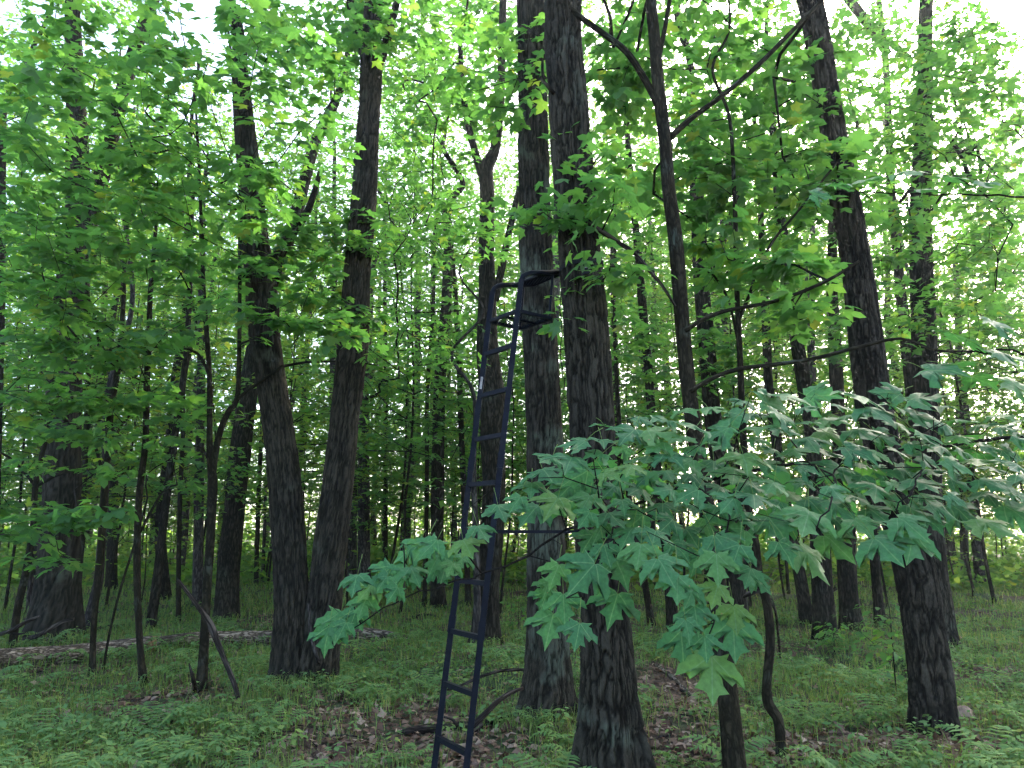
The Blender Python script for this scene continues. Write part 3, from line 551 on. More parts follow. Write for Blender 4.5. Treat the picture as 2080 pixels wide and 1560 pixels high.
mid('t25', 'slim dark tree squeezed between the cherry and the straight oak, crossed by a slanting limb', [(1884, 1262, 24), (1872, 1000, 24), (1850, 790, 22), (1840, 700, 21), (1830, 600, 20), (1821, 500, 17), (1811, 400, 16), (1805, 250, 14), (1799, 130, 13), (1784, -10, 11)], mat='bark', H=12, forks=[dict(path=[(1803, 110, 17), (1772, 60, 20), (1745, 25, 20), (1715, -15, 20)]), dict(path=[(1800, 80, 14), (1825, 100, 13), (1850, 125, 11), (1835, 150, 6), (1818, 160, 5)])])
mid('t26', 'far leaning trunk in the bright gap past the straight oak', [(1992, 1188, 20), (1970, 950, 19), (1955, 800, 18), (1930, 710, 14), (1905, 640, 10)], mat='bark_grey', H=9)
mid('t27', 'far upright trunk in the bright gap past the straight oak', [(1962, 1180, 15), (1950, 900, 15), (1946, 650, 13), (1938, 500, 10)], mat='bark_grey', H=11)
mid('tl1', 'dark slender tree at the edge of the clump left of the great oak', [(-15, 1280, 16), (-5, 900, 15), (3, 600, 13), (6, 300, 12), (14, 200, 10), (60, 110, 9), (100, 30, 8), (108, -10, 7)], mat='bark_sm', H=9)
mid('tl2', 'thin dark trunk close behind the great flared oak on its right', [(155, 1258, 12), (165, 1100, 12), (172, 950, 11), (178, 800, 10)], mat='bark_sm', H=9)
mid('tl3', 'stout brown trunk far behind the wavy sapling', [(226, 1200, 22), (228, 1100, 20), (230, 980, 18)], mat='bark', H=12)
mid('tm1', 'slim far trunk in the gap between the leaning oak and the twin oak', [(520, 1196, 9), (524, 1050, 9), (530, 900, 8), (536, 780, 6)], mat='bark_sm', H=10)
mid('tm2', 'second slim far trunk in the gap left of the twin oak', [(533, 1190, 7), (537, 1080, 7), (541, 980, 6)], mat='bark_grey', H=10)

# ------------------------------------------------------------------ foliage of the trees above
foliage('s7', [(270, 600, 320, 110, 7.4, 1.4, 70), (430, 440, 260, 140, 7.2, 1.4, 50), (180, 330, 260, 180, 7.0, 1.2, 80), (360, 110, 360, 120, 6.4, 1.0, 80), (620, 640, 130, 60, 7.0, 0.5, 18), (600, 250, 120, 150, 6.8, 0.8, 16)], per=9, size=0.125, singles=300, from_z=2.0)
foliage('s3', [(180, 720, 200, 70, 7.4, 0.9, 45), (300, 830, 120, 60, 7.6, 0.7, 20), (90, 500, 130, 120, 7.0, 0.8, 35), (330, 360, 150, 120, 7.5, 0.8, 25)], size=0.12, singles=100)
foliage('s2', [(120, 1080, 120, 60, 7.0, 0.6, 22), (200, 900, 130, 90, 7.8, 0.8, 28), (80, 850, 100, 80, 8.2, 0.6, 22)], size=0.12, singles=60)
foliage('s0', [(60, 760, 110, 90, 8.6, 0.8, 28), (40, 1020, 80, 90, 8.6, 0.6, 22)], size=0.12)
foliage('s4', [(380, 800, 110, 60, 10.5, 1.0, 22), (350, 960, 120, 50, 10.5, 1.0, 18), (400, 520, 130, 120, 10.5, 1.2, 40)], size=0.12)
foliage('s6', [(460, 980, 70, 70, 13, 1.0, 18), (420, 650, 130, 120, 14, 1.0, 50)], size=0.125)
foliage('tl1', [(60, 200, 110, 150, 10, 1.2, 50), (40, 480, 90, 110, 10, 1.2, 35)], size=0.12)
foliage('p11', [(840, 330, 140, 130, 11, 1.5, 70), (800, 560, 90, 90, 12, 1.5, 35), (820, 830, 100, 90, 14, 2, 35)], size=0.125)
foliage('t12c', [(960, 470, 110, 80, 9, 1.0, 40), (900, 700, 110, 70, 10, 1.5, 30), (920, 150, 150, 120, 10, 1.5, 55)], size=0.125)
foliage('twin', [(620, 540, 110, 70, 8.0, 0.7, 28), (680, 460, 110, 60, 7.7, 0.5, 26), (730, 650, 60, 40, 7.8, 0.4, 10), (860, 40, 150, 80, 8, 1.0, 40), (620, 60, 140, 90, 8, 1, 40)], size=0.125, from_z=2.6, singles=120)
foliage('stand_tree', [(1215, 330, 80, 60, 4.6, 0.3, 9), (1200, 425, 75, 45, 4.5, 0.3, 10), (1245, 535, 85, 25, 4.5, 0.3, 9), (1090, 420, 70, 60, 4.7, 0.3, 7), (1115, 600, 18, 14, 4.5, 0.1, 1)], size=0.10, per=7, singles=180, from_z=2.5)
foliage('fork_maple', [(1450, 90, 280, 120, 6.4, 0.9, 90), (1260, 200, 70, 110, 6.2, 0.6, 22), (1590, 260, 150, 150, 6.4, 0.8, 55), (1460, 430, 150, 110, 6.4, 0.8, 40), (1600, 570, 150, 50, 5.2, 0.5, 16), (1000, 150, 120, 110, 6.6, 0.6, 30), (1680, 640, 120, 50, 4.9, 0.4, 7)], size=0.115, per=8, singles=300, from_z=2.4)
foliage('crook', [(1500, 560, 120, 60, 5.8, 0.7, 20), (1680, 360, 130, 80, 6, 0.7, 26), (1440, 330, 100, 90, 6, 0.8, 24)], size=0.115, singles=100, from_z=2.5)
foliage('t25', [(1800, 220, 140, 160, 8.5, 1.2, 75), (1960, 160, 120, 140, 8, 1.2, 60), (1960, 440, 120, 110, 8, 1.2, 55), (1780, 480, 110, 90, 8, 1, 35), (1930, 620, 130, 60, 9, 1, 30), (2020, 250, 90, 220, 9.5, 1.2, 70), (1850, 60, 160, 80, 9.5, 1.2, 50)], size=0.125)
foliage('t22', [(1780, 660, 110, 80, 11, 1.5, 40), (1720, 860, 80, 60, 11, 1.5, 16)], size=0.125)
foliage('t17', [(1300, 690, 60, 120, 10.5, 1.2, 34), (1290, 400, 90, 120, 10.5, 1.2, 45), (1340, 850, 70, 60, 10, 1, 18)], size=0.125)
foliage('t18', [(1470, 720, 80, 90, 11, 1.2, 40), (1560, 640, 90, 90, 11, 1.2, 30), (1420, 250, 110, 100, 11, 1.2, 40)], size=0.125)

foliage('burl', [(960, 120, 140, 130, 11.5, 1.2, 60), (880, 270, 110, 110, 11.5, 1.0, 40)], size=0.125, from_z=4)
foliage('lean_back', [(640, 150, 110, 140, 12, 1.2, 50), (580, 350, 100, 100, 12, 1.0, 30)], size=0.125, from_z=4)
foliage('t20', [(1620, 120, 130, 120, 11, 1.2, 55), (1540, 330, 100, 100, 11, 1.0, 35)], size=0.125, from_z=3)
foliage('oak_left', [(110, 110, 160, 130, 11, 1.3, 70), (270, 280, 120, 130, 11.5, 1.0, 40)], size=0.125, from_z=4)
foliage('t21', [(1740, 300, 120, 130, 12, 1.0, 50), (1700, 560, 90, 80, 12, 1.0, 26)], size=0.125, from_z=3)
foliage('cherry_back', [(1960, 250, 120, 180, 10.8, 1.0, 70), (2000, 560, 90, 110, 11, 1, 35)], size=0.125, from_z=3)
foliage('t12', [(850, 480, 90, 100, 13, 1.2, 40), (800, 120, 110, 110, 13, 1.2, 45)], size=0.13, from_z=3)
# ------------------------------------------------------------------ canopy and background copies
def crown_mesh(n_at, rad, hgt, z0, per, size, tmpl, mat, stem_h, stem_r, tier=True, kmat='bark_sm', k=7):
    A = []
    while len(A) < n_at:
        q = rng.uniform(-1, 1, 3)
        if q.dot(q) <= 1 and q.dot(q) > 0.08: A.append(q * np.array([rad, rad, hgt / 2]) + np.array([0, 0, z0 + hgt / 2]))
    A = np.array(A)
    # open holes so that the outline breaks up
    for _ in range(int(n_at / 40)):
        c = A[rng.integers(len(A))]; A = A[np.linalg.norm((A - c) / np.array([1, 1, 0.7]), axis=1) > rad * 0.22]
    if tier: A = tiers(A, 0.5)
    zz = np.linspace(-0.15, stem_h, 9); wob = np.cumsum(rng.normal(0, 0.07 * stem_h / 8, (9, 2)), 0)
    P = np.column_stack([wob, zz]); R = stem_r * np.linspace(1, 0.25, 9)
    V, T, At = trunk_arrays(P, R, k, 0.35, 0, int(rng.integers(900)), lump=0.06, flare=0.25)
    trunk = mk_mesh('trunk', V, T, M[kmat], At)
    Q, _ = catmull(P, R, 0.3); acc, dirs = grow(Q[Q[:, 2] > z0 * 0.7], None, A, 0.3, step=0.6, rtip=0.003)
    br = join(acc).mesh('branch', M['twig'])
    pos, B, sc, rn = twig_leaves(A, dirs, per, size, 0.45)
    V, T, r = leaves(tmpl, pos, B, sc, rn)
    return trunk, br, mk_mesh('foliage', V, T, M[mat], {'rnd': r}, smooth=False)
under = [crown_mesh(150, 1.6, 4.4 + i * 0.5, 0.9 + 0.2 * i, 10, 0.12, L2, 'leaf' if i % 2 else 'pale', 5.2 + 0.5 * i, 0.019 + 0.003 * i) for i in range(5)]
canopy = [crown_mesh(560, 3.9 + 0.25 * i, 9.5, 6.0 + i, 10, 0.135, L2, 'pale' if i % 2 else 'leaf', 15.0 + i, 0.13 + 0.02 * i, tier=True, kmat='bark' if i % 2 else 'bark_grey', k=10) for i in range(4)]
def place(var, name, label, cat, group, x, y, s, rz):
    root = empty(name, (x, y, float(gz(x, y)))); root.rotation_euler = (0, 0, rz); root.scale = (s, s, s); tag(root, label, cat, group)
    for nm, me in zip(('trunk', 'branch', 'crown'), var): obj(nm, me, root)
    return root
r2 = np.random.default_rng(5)
def scatter(n, y0, y1, spread, mind, power=1.0):
    pts = []; tries = 0
    while len(pts) < n and tries < 20000:
        tries += 1
        y = y0 + (y1 - y0) * r2.uniform() ** power; x = r2.uniform(-1, 1) * (spread * y + 2.5)
        if all((x - a) ** 2 + (y - b) ** 2 > mind ** 2 for a, b in pts): pts.append((x, y))
    return pts
for i, (x, y) in enumerate(scatter(205, 14, 46, 0.80, 1.4, 1.0)):
    place(under[i % 5], 'background_sapling', ['slender sapling with pale yellow-green leaves in the far understory', 'slender sapling with deeper green leaves in the far understory'][(i % 5) % 2], 'sapling', ['pale green background saplings', 'deep green background saplings'][(i % 5) % 2], x, y, r2.uniform(0.8, 1.6), r2.uniform(0, 6.28))
for i, (x, y) in enumerate(scatter(74, 17, 50, 0.80, 2.9, 0.9)):
    place(canopy[i % 4], 'background_tree', ['tall far trunk with grey bark and a high green crown in the background forest', 'tall far trunk with brown bark and a high pale green crown in the background forest'][i % 2], 'tree', ['grey background trees', 'brown background trees'][i % 2], x, y, r2.uniform(0.85, 1.3), r2.uniform(0, 6.28))
# crowns of the big traced oaks, high over the frame
for key, s in (('oak_left', 0.6), ('lean_back', 0.6), ('g1', .65), ('t18', .55), ('t21', .55)):
    t = TREES[key]; top = t['P'][-1]
    i = int(r2.integers(4)); 
    for nm, me in (('branch', canopy[i][1]), ('crown', canopy[i][2])):
        o = obj(nm, me, t['root']); o.scale = (s, s, s); o.location = tuple(np.array([top[0], top[1], top[2] - (13.5 + i) * s]) - t['base'])
# far wood that closes the view
def far_wood():
    n = 135000; y = r2.uniform(46, 57, n); x = r2.uniform(-1, 1, n) * (0.85 * y + 8)
    zc = 24 + 4 * np.sin(x * 0.16) + 3 * np.sin(x * 0.37 + 1); z = r2.uniform(0, 1, n) ** 1.1 * zc
    c = np.sin(x * 0.55 + y * 0.3) * np.sin(z * 0.5 + y * 0.2 + x * 0.1); keep = r2.uniform(-1, 1, n) < c + 0.75 + 0.4 * np.clip((12 - z) / 12, 0, 1)
    x, y, z = x[keep], y[keep], z[keep]; n = len(x); pos = np.stack([x, y, z + 0.2], 1)
    tip = r2.normal(0, 1, (n, 3)) * np.array([1, 1, 0.5]); up = np.array([0, 0, 1.0]) + r2.normal(0, 0.5, (n, 3))
    V, T, r = leaves(L2, pos, basis(tip, up), r2.uniform(0.2, 0.42, n), r2.uniform(0, 1, n))
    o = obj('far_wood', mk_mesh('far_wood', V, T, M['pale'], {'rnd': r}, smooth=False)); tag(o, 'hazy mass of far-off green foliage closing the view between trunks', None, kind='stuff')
far_wood()

# ------------------------------------------------------------------ foreground maple branch
def fore_maple():
    base = np.array([2.75, 2.3, 0.0]); base[2] = float(gz(base[0], base[1]))
    root = empty('maple_sapling', base); tag(root, 'maple sapling whose big blue-green leaves hang in front of the oaks', 'sapling')
    P = np.array([(2.75, 2.3, base[2] - 0.1), (2.72, 2.3, 0.6), (2.78, 2.32, 1.2), (2.74, 2.35, 1.8), (2.7, 2.3, 2.6), (2.76, 2.3, 3.4)]); R = np.array([0.05, 0.042, 0.04, 0.036, 0.028, 0.018])
    V, T, A = trunk_arrays(P, R, 14, 0.06, 0, 77, flare=0.25); obj('trunk', mk_mesh('trunk', V - base, T, M['bark_sm'], A), root)
    mains = [[at(2200, 900, 2.8), at(2080, 890, 2.8), at(1900, 905, 2.8), at(1700, 930, 2.75), at(1500, 960, 2.7), at(1350, 1000, 2.6), at(1250, 1040, 2.45), at(1150, 1080, 2.5), at(1050, 1140, 2.6), at(960, 1172, 2.65), at(880, 1195, 2.7), at(800, 1225, 2.75), at(720, 1275, 2.8)],
             [at(2200, 760, 2.5), at(2080, 720, 2.5), at(1980, 715, 2.5), at(1900, 720, 2.5)], [at(2250, 420, 2.6), at(2080, 400, 2.6), at(1900, 395, 2.6), at(1720, 390, 2.6)],
             [at(1500, 960, 2.7), at(1480, 1060, 2.25), at(1465, 1150, 2.2), at(1450, 1230, 2.15), at(1440, 1290, 2.12)], [at(1250, 1040, 2.45), at(1235, 1120, 2.35), at(1200, 1180, 2.3), at(1150, 1215, 2.25)], [at(1700, 930, 2.75), at(1690, 1010, 2.2), at(1660, 1070, 2.1)], [at(1900, 905, 2.8), at(1860, 980, 2.2), at(1820, 1040, 2.15)]]
    mains[0].insert(0, np.array([2.76, 2.32, 1.75])); mains[1].insert(0, np.array([2.74, 2.33, 1.95])); mains[2].insert(0, np.array([2.72, 2.32, 2.4]))
    roots = []
    for i, m in enumerate(mains):
        r0 = 0.008 if i == 0 else (0.006 if i < 3 else 0.0035)
        Q, Rr = catmull(m, np.linspace(r0, 0.002, len(m)), 0.05); Q[1:-1] += rng.normal(0, 0.004, Q[1:-1].shape); V, T = tube(Q, Rr, 8); obj('branch', mk_mesh('branch', V - base, T, M['twig'], {'bark': V}), root)
        roots.append(Q[Q[:, 0] < 2.6])
    roots = np.vstack(roots)
    # leaf places: hand-set ones, then an even fill of the leafy areas; (x, y, width px)
    S = [(1120, 1262, 78), (1175, 1280, 62), (1145, 1222, 66), (1108, 1212, 50), (1250, 1222, 80), (1195, 1160, 92), (1257, 1148, 86), (1130, 1160, 60), (1112, 1190, 44), (1230, 1118, 60), (1345, 1148, 80), (1300, 1118, 72), (1385, 1302, 78), (1432, 1305, 56), (1490, 1282, 90), (1446, 1358, 104), (1413, 1244, 66), (1492, 1245, 66), (1405, 1202, 58), (1455, 1200, 58), (1456, 1142, 72), (1522, 1165, 62), (1376, 1185, 66), (1542, 1180, 50), (1415, 1135, 60),
         (1460, 1098, 72), (1360, 1062, 62), (1640, 1125, 98), (1690, 1100, 82), (1590, 1112, 62), (1790, 1105, 92), (1852, 1095, 92), (1840, 1062, 80), (1745, 1062, 72), (1570, 1060, 92), (1640, 1050, 92), (2005, 1062, 90), (1950, 1040, 80), (2060, 1040, 84), (1375, 1110, 60), (1330, 1085, 62), (1500, 1085, 66), (1395, 1270, 50),
         (690, 1258, 72), (665, 1288, 62), (740, 1225, 55), (820, 1165, 55), (890, 1130, 62), (945, 1105, 60), (905, 1150, 60), (780, 1180, 50), (1015, 1035, 62), (860, 1110, 50), (720, 1250, 55),
         (1960, 690, 90), (1900, 750, 85), (2020, 655, 80), (2040, 720, 80), (1940, 740, 70), (2060, 780, 80), (1990, 770, 70), (1700, 375, 55), (1760, 365, 60), (1840, 350, 62), (1930, 360, 60), (2000, 370, 62), (1660, 395, 45), (1880, 385, 50)]
    polys = [[(1000, 1060), (1080, 950), (1230, 860), (1400, 830), (1560, 805), (1850, 795), (1960, 850), (2080, 840), (2080, 1010), (1960, 1010), (1880, 1080), (1760, 1050), (1700, 1070), (1560, 1060), (1500, 1120), (1400, 1100), (1300, 1110), (1200, 1105), (1190, 1040), (1040, 1045)]]
    def inside(x, y, p):
        c = False; j = len(p) - 1
        for i in range(len(p)):
            if (p[i][1] > y) != (p[j][1] > y) and x < (p[j][0] - p[i][0]) * (y - p[i][1]) / (p[j][1] - p[i][1]) + p[i][0]: c = not c
            j = i
        return c
    S += [(x_ + rng.uniform(-12, 12), y_ + rng.uniform(-75, 15), rng.uniform(40, 60)) for x_, y_ in zip(np.linspace(700, 975, 12), np.interp(np.linspace(700, 975, 12), [700, 800, 975], [1265, 1195, 1115]))]
    pts = [(x, y, w_ * 1.08) for x, y, w_ in S]; tries = 0
    while len(pts) < 298 and tries < 60000:
        tries += 1; x = rng.uniform(900, 2090); y = rng.uniform(790, 1140)
        if not inside(x, y, polys[0]): continue
        if all((x - a) ** 2 + ((y - b) * 1.7) ** 2 > (47 if tries < 40000 else 42) ** 2 for a, b, _ in pts): pts.append((x, y, rng.uniform(48, 88)))
    meshes = []
    for q in range(5):
        half = [(x * (0.95 + 0.1 * rng.uniform()), y + (0.02 * rng.normal() if 0 < i < 15 else 0)) for i, (x, y) in enumerate(HALF0)]
        V, T = leaf_ring(half, 0.05 + 0.065 * q, 0.05 * (q - 2)); V[:, 2] += 0.03 * np.sin(V[:, 0] * 9 + q) + 0.03 * np.sin(V[:, 1] * 8 + 2 * q)
        meshes.append(mk_mesh('leaf', V, T, M['fore'], {'lco': V}, smooth=True))
    joints = []; data = []
    for (x, y, w_) in pts:
        hgt = np.clip((y - 800) / 450.0, 0, 1) if y > 780 else 0.15
        D = 2.55 - 0.35 * hgt + rng.uniform(-0.22, 0.22)
        if x < 1150 and y > 1040: D = 2.45 + (1150 - x) / 500 * 0.35 + rng.uniform(-0.1, 0.1)
        if y < 780: D = 2.5 + rng.uniform(-0.15, 0.15)
        p = at(x, y, D); s = w_ / F * axial(p) / 1.25
        face = 0.08 + 0.85 * hgt ** 1.2                          # low leaves hang, upper ones lie flatter
        az = rng.uniform(-1.7, 1.7) * (1 - 0.6 * hgt) + (0.2 if x > 1500 else -0.35)
        out = np.array([math.sin(az), -math.cos(az), 0.0])
        tip = out * (1 - 0.5 * face) + np.array([0, 0, -1]) * (0.12 + 0.8 * face) + rng.normal(0, 0.12, 3)
        up = np.array([0, 0, 1.0]) * (0.95 - 0.5 * face) + np.array([0, -1.0, 0]) * (0.5 + 0.5 * face) + rng.normal(0, 0.17, 3)
        Bm = basis(tip[None], up[None])[0]
        j = p - Bm[:, 1] * s * 0.3                        # leaf base
        pet = j - Bm[:, 1] * rng.uniform(0.03, 0.07) + np.array([0, 0.02, 0.035])
        joints.append(pet); data.append((j, Bm, s, pet))
    acc, _ = grow(roots, None, np.array(joints), alpha=0.2, step=0.07, arch=0.05, rtip=0.0011, expo=0.42)
    for a_ in acc: obj('branch', a_.mesh('branch', M['twig']), root).location = tuple(-base)
    pa = Acc()
    for (j, Bm, s, pet) in data:
        place_leaf('leaf', meshes[int(rng.integers(5))], j - base, Bm, s, root)
        V, T = tube(np.array([pet, (pet + j) / 2 + np.array([0, 0, 0.006]), j + Bm[:, 1] * s * 0.05]), np.array([0.0012, 0.001, 0.0009]), 4); pa.add(V - base, T, rnd=np.full(len(V), 0.8))
    o = obj('petioles', pa.mesh('petiole', M['herb']), root); o.name = 'petiole'; o['kind'] = 'stuff'
    # the thinner second layer behind
    A = []
    while len(A) < 8:
        x = rng.uniform(1050, 2150); y = rng.uniform(860, 1060)
        if inside(min(x, 2075), y, polys[0]): A.append(at(x, y, rng.uniform(2.75, 3.2)))
    A = np.array(A); acc, dirs = grow(roots, None, A, 0.2, step=0.1, rtip=0.0012, expo=.42); 
    for a_ in acc: obj('branch', a_.mesh('branch', M['twig']), root).location = tuple(-base)
    pos, B, sc, rn = twig_leaves(A, dirs, 7, 0.10, 0.3, droop=0.5); V, T, r = leaves(L0, pos - base, B, sc, rn)
    o = obj('foliage', mk_mesh('foliage', V, T, M['fore_s'], {'rnd': r}), root); o['kind'] = 'stuff'
fore_maple()

# ------------------------------------------------------------------ ladder stand
def bar(P, R, k=4, mat='steel', name='bar', parent=None, base=None, rot=math.pi / 4):
    P = np.asarray(P, float); T, X, Y = frames(P); th = np.arange(k) / k * 2 * math.pi + rot; R = np.broadcast_to(np.asarray(R, float), (len(P),))
    V = P[:, None] + R[:, None, None] * (np.cos(th)[None, :, None] * X[:, None] + np.sin(th)[None, :, None] * Y[:, None]); V = V.reshape(-1, 3)
    if base is None: return V, tube_faces(len(P), k)
    me = mk_mesh(name, V - base, tube_faces(len(P), k), M[mat], smooth=(k > 6)); return obj(name, me, parent)
def ladder_stand():
    LB, RB = at(892, 1478, 4.74), at(953, 1508, 4.42); LT, RT = at(993, 655, 4.98), at(1052, 629, 4.72)
    def line(a, b, z): t = (z - a[2]) / (b[2] - a[2]); return a + (b - a) * t
    zp = 0.5 * (LT[2] + RT[2]); zb = float(gz(LB[0], LB[1])) - 0.06
    L0_, L1_ = line(LB, LT, zb), line(LB, LT, zp); R0_, R1_ = line(RB, RT, zb), line(RB, RT, zp)
    base = (L0_ + R0_) / 2; base[2] = zb + 0.06
    root = empty('ladder_stand', base); tag(root, 'blue-black metal ladder tree stand with seat and foot platform strapped to an oak', 'tree stand')
    u = R1_ - L1_; u[2] = 0; wd = np.linalg.norm(u); u /= wd; n = np.array([-u[1], u[0], 0.0]); n = n if n[0] > 0 else -n
    up = np.array([0, 0, 1.0])
    arm_z = at(1003, 576, 4.98)[2]
    def rail(a, b):
        top = line(a, b, arm_z - 0.06); d = norm(b - a)
        c1 = top + d * 0.035 + n * 0.012; c2 = top + d * 0.06 + n * 0.045; c3 = top + up * 0.075 + n * 0.09; e = top + n * 0.38 + up * 0.15
        return [a, line(a, b, zp), top, c1, c2, c3, e]
    bl = rail(L0_, L1_); br_ = rail(R0_, R1_)
    for pts in (bl, br_):
        bar(pts[:3], 0.026, 4, 'steel', 'rail', root, base)
        bar([pts[2] - norm(pts[1] - pts[0]) * 0.01] + pts[3:], 0.019, 10, 'steel', 'arm', root, base)
    # joint sleeves where ladder sections meet
    for pts, zs in ((bl, (1.02, 2.05)), (br_, (1.02, 2.05))):
        for z in zs: c = line(pts[0], pts[1], z); d = norm(pts[1] - pts[0]); bar([c - d * 0.05, c + d * 0.05], 0.031, 4, 'steel', 'sleeve', root, base)
    for z in np.arange(0.36, zp - 0.1, 0.31):
        a, b = line(L0_, L1_, z), line(R0_, R1_, z); bar([a, b], 0.021, 4, 'steel', 'rung', root, base)
    # foot platform: frame and expanded metal
    fp = [L1_, R1_, R1_ + n * 0.30, L1_ + n * 0.30]
    V = Acc()
    for i in range(4): a, b = fp[i], fp[(i + 1) % 4]; v, t = bar([a - norm(b - a) * 0.012, b + norm(b - a) * 0.012], 0.016, 4); V.add(v - base, t)
    pf = obj('foot_platform', V.mesh('foot_platform', M['steel'], False), root)
    def lattice(o, e1, e2, l1, l2, cell, r):
        V = Acc(); m = int((l1 + l2) / cell)
        for sgn in (1, -1):
            for q in range(-m, m + 1):
                # diagonal s*e1 + t*e2 clipped to the rectangle
                pts = []
                for s in np.linspace(0, l1, 60):
                    t_ = (q * cell + sgn * s * 0.6) 
                    if 0 <= t_ <= l2: pts.append((s, t_))
                if len(pts) > 2:
                    a = o + e1 * pts[0][0] + e2 * pts[0][1]; b = o + e1 * pts[-1][0] + e2 * pts[-1][1]; v, t = bar([a, b], r, 3); V.add(v - base, t)
        return V
    g = lattice(L1_, u, n, wd, 0.30, 0.035, 0.0032); obj('grate', g.mesh('grate', M['steel'], False), pf)
    v, t = bar([L1_ + u * wd / 2, L1_ + u * wd / 2 + n * 0.3], 0.012); obj('brace', mk_mesh('brace', v - base, t, M['steel'], smooth=False), pf)
    # struts from the arms down to the platform
    for pts, f in ((bl, L1_), (br_, R1_)):
        a = pts[5] + (pts[6] - pts[5]) * 0.72; bar([f + n * 0.29, a], 0.010, 6, 'steel', 'strut', root, base)
    # seat
    s0 = bl[5] + (bl[6] - bl[5]) * 0.30 - up * 0.015; d = norm(bl[6] - bl[5]); ln = np.linalg.norm(bl[6] - bl[5]) * 0.70
    sc = [s0 + u * 0.02, s0 + u * (wd - 0.02), s0 + u * (wd - 0.02) + d * ln, s0 + u * 0.02 + d * ln]
    V = Acc()
    for i in range(4): a, b = sc[i], sc[(i + 1) % 4]; v, t = bar([a, b], 0.014, 6); V.add(v - base, t)
    st = obj('seat', V.mesh('seat', M['steel'], False), root)
    g = lattice(s0 + u * 0.02, u, d, wd - 0.04, ln, 0.028, 0.0036); obj('seat_mesh', g.mesh('seat_mesh', M['steel'], False), st)
    # back bar with teeth against the trunk
    bk = bl[6] + u * wd / 2; tp = TREES['stand_tree']; tc = np.array([np.interp(bk[2], tp['P'][:, 2], tp['P'][:, i]) for i in range(3)])
    bar([bl[6], br_[6]], 0.016, 6, 'steel', 'back_bar', root, base)
    bar([bk, tc + norm(bk - tc) * np.array([1, 1, 0]) * 0.12], 0.014, 6, 'steel', 'tree_brace', root, base)
    # stabiliser bar at eye height and the straps
    a = line(R0_, R1_, 1.6); tz = np.array([np.interp(1.6, tp['P'][:, 2], tp['P'][:, i]) for i in range(3)])
    bar([line(L0_, L1_, 1.605), line(L0_, L1_, 1.605) + (a - line(L0_, L1_, 1.605)) * 0.999], 0.015, 4, 'steel', 'rung', root, base)
    e = tz + norm((a - tz) * np.array([1, 1, 0])) * 0.145; bar([a, e], 0.014, 4, 'steel', 'stabiliser_bar', root, base)
    def strap(z, rad, hgt, nm='strap', tilt=0.02):
        c = np.array([np.interp(z, tp['P'][:, 2], tp['P'][:, i]) for i in range(3)]); th = np.linspace(0, 2 * math.pi, 49)[:-1]
        Vs = []
        for r_, dz in ((rad, -hgt), (rad, hgt), (rad + 0.004, hgt), (rad + 0.004, -hgt)):
            Vs.append(np.stack([c[0] + r_ * np.cos(th), c[1] + r_ * np.sin(th), np.full(48, z + dz) + tilt * np.cos(th)], 1))
        V = np.concatenate(Vs); T = []
        for q in range(4):
            for i in range(48):
                a_, b_, c_, d_ = q * 48 + i, q * 48 + (i + 1) % 48, ((q + 1) % 4) * 48 + (i + 1) % 48, ((q + 1) % 4) * 48 + i; T += [(a_, b_, c_), (a_, c_, d_)]
        return obj(nm, mk_mesh(nm, V - base, np.array(T), M['web'], smooth=False), root), c
    strap(1.6, 0.162, 0.014); strap(1.565, 0.163, 0.010, tilt=-0.02)
    s2, c = strap(bk[2], 0.158, 0.016)
    # ratchet tag on the strap: black patch with a white mark
    f = norm(np.array([0.02, 0, 0]) - c * np.array([1, 1, 0])); f[2] = 0; f = norm(f); rt = np.array([-f[1], f[0], 0])
    o0 = c + f * 0.172 + rt * 0.03; o0[2] = bk[2] - 0.06
    def card(nm, hw, hh, th_, off, mat, par, zo=0.0, xo=0.0):
        Vv = [o0 + rt * (sx * hw + xo) + up * (sz * hh + zo) + f * (off + sy * th_) for sx in (-1, 1) for sy in (0, 1) for sz in (-1, 1)]
        T = [(0, 1, 3), (0, 3, 2), (4, 6, 7), (4, 7, 5), (0, 4, 5), (0, 5, 1), (2, 3, 7), (2, 7, 6), (0, 2, 6), (0, 6, 4), (1, 5, 7), (1, 7, 3)]
        return obj(nm, mk_mesh(nm, np.array(Vv) - base, np.array(T), M[mat], smooth=False), par)
    tg = card('ratchet_tag', 0.026, 0.05, 0.004, 0.0, 'web', root)
    V = Acc(); zig = [(-0.012, 0.036), (-0.006, 0.016), (0, 0.030), (0.006, 0.016), (0.012, 0.036)]
    for i in range(4):
        a, b = [o0 + rt * q[0] + up * q[1] + f * 0.005 for q in (zig[i], zig[i + 1])]; v, t = bar([a, b], 0.0022, 4); V.add(v - base, t)
    v, t = bar([o0 - rt * 0.014 + up * -0.004 + f * 0.005, o0 + rt * 0.014 + up * -0.004 + f * 0.005], 0.0025, 4); V.add(v - base, t)
    obj('tag_mark', V.mesh('tag_mark', M['sticker'], False), tg)
    # hanging strap end, and the white warning sticker on the left rail
    q = tc + norm(bk - tc) * np.array([1, 1, 0]) * 0.19
    pts = [q + np.array([0.0, -0.02, -0.02 - 0.09 * i]) + np.array([0.008 * math.sin(i * 1.7), 0.006 * math.cos(i), 0]) for i in range(9)]
    bar(pts, 0.005, 4, 'web', 'strap_end', root, base)
    z = at(980, 780, 4.95)[2]; d = norm(L1_ - L0_); cc = line(L0_, L1_, z); toward = norm(np.array([0, 0, 1.6]) - cc); sd = norm(np.cross(d, toward)); fr = np.cross(sd, d)
    X = frames(np.array([L0_, L1_, bl[2]]))[1][0]; Yv = np.cross(d, X); best = max((X, -X, Yv, -Yv), key=lambda q_: 0)  # square tube faces
    fcs = [norm(X + Yv * 0) for _ in (0,)]
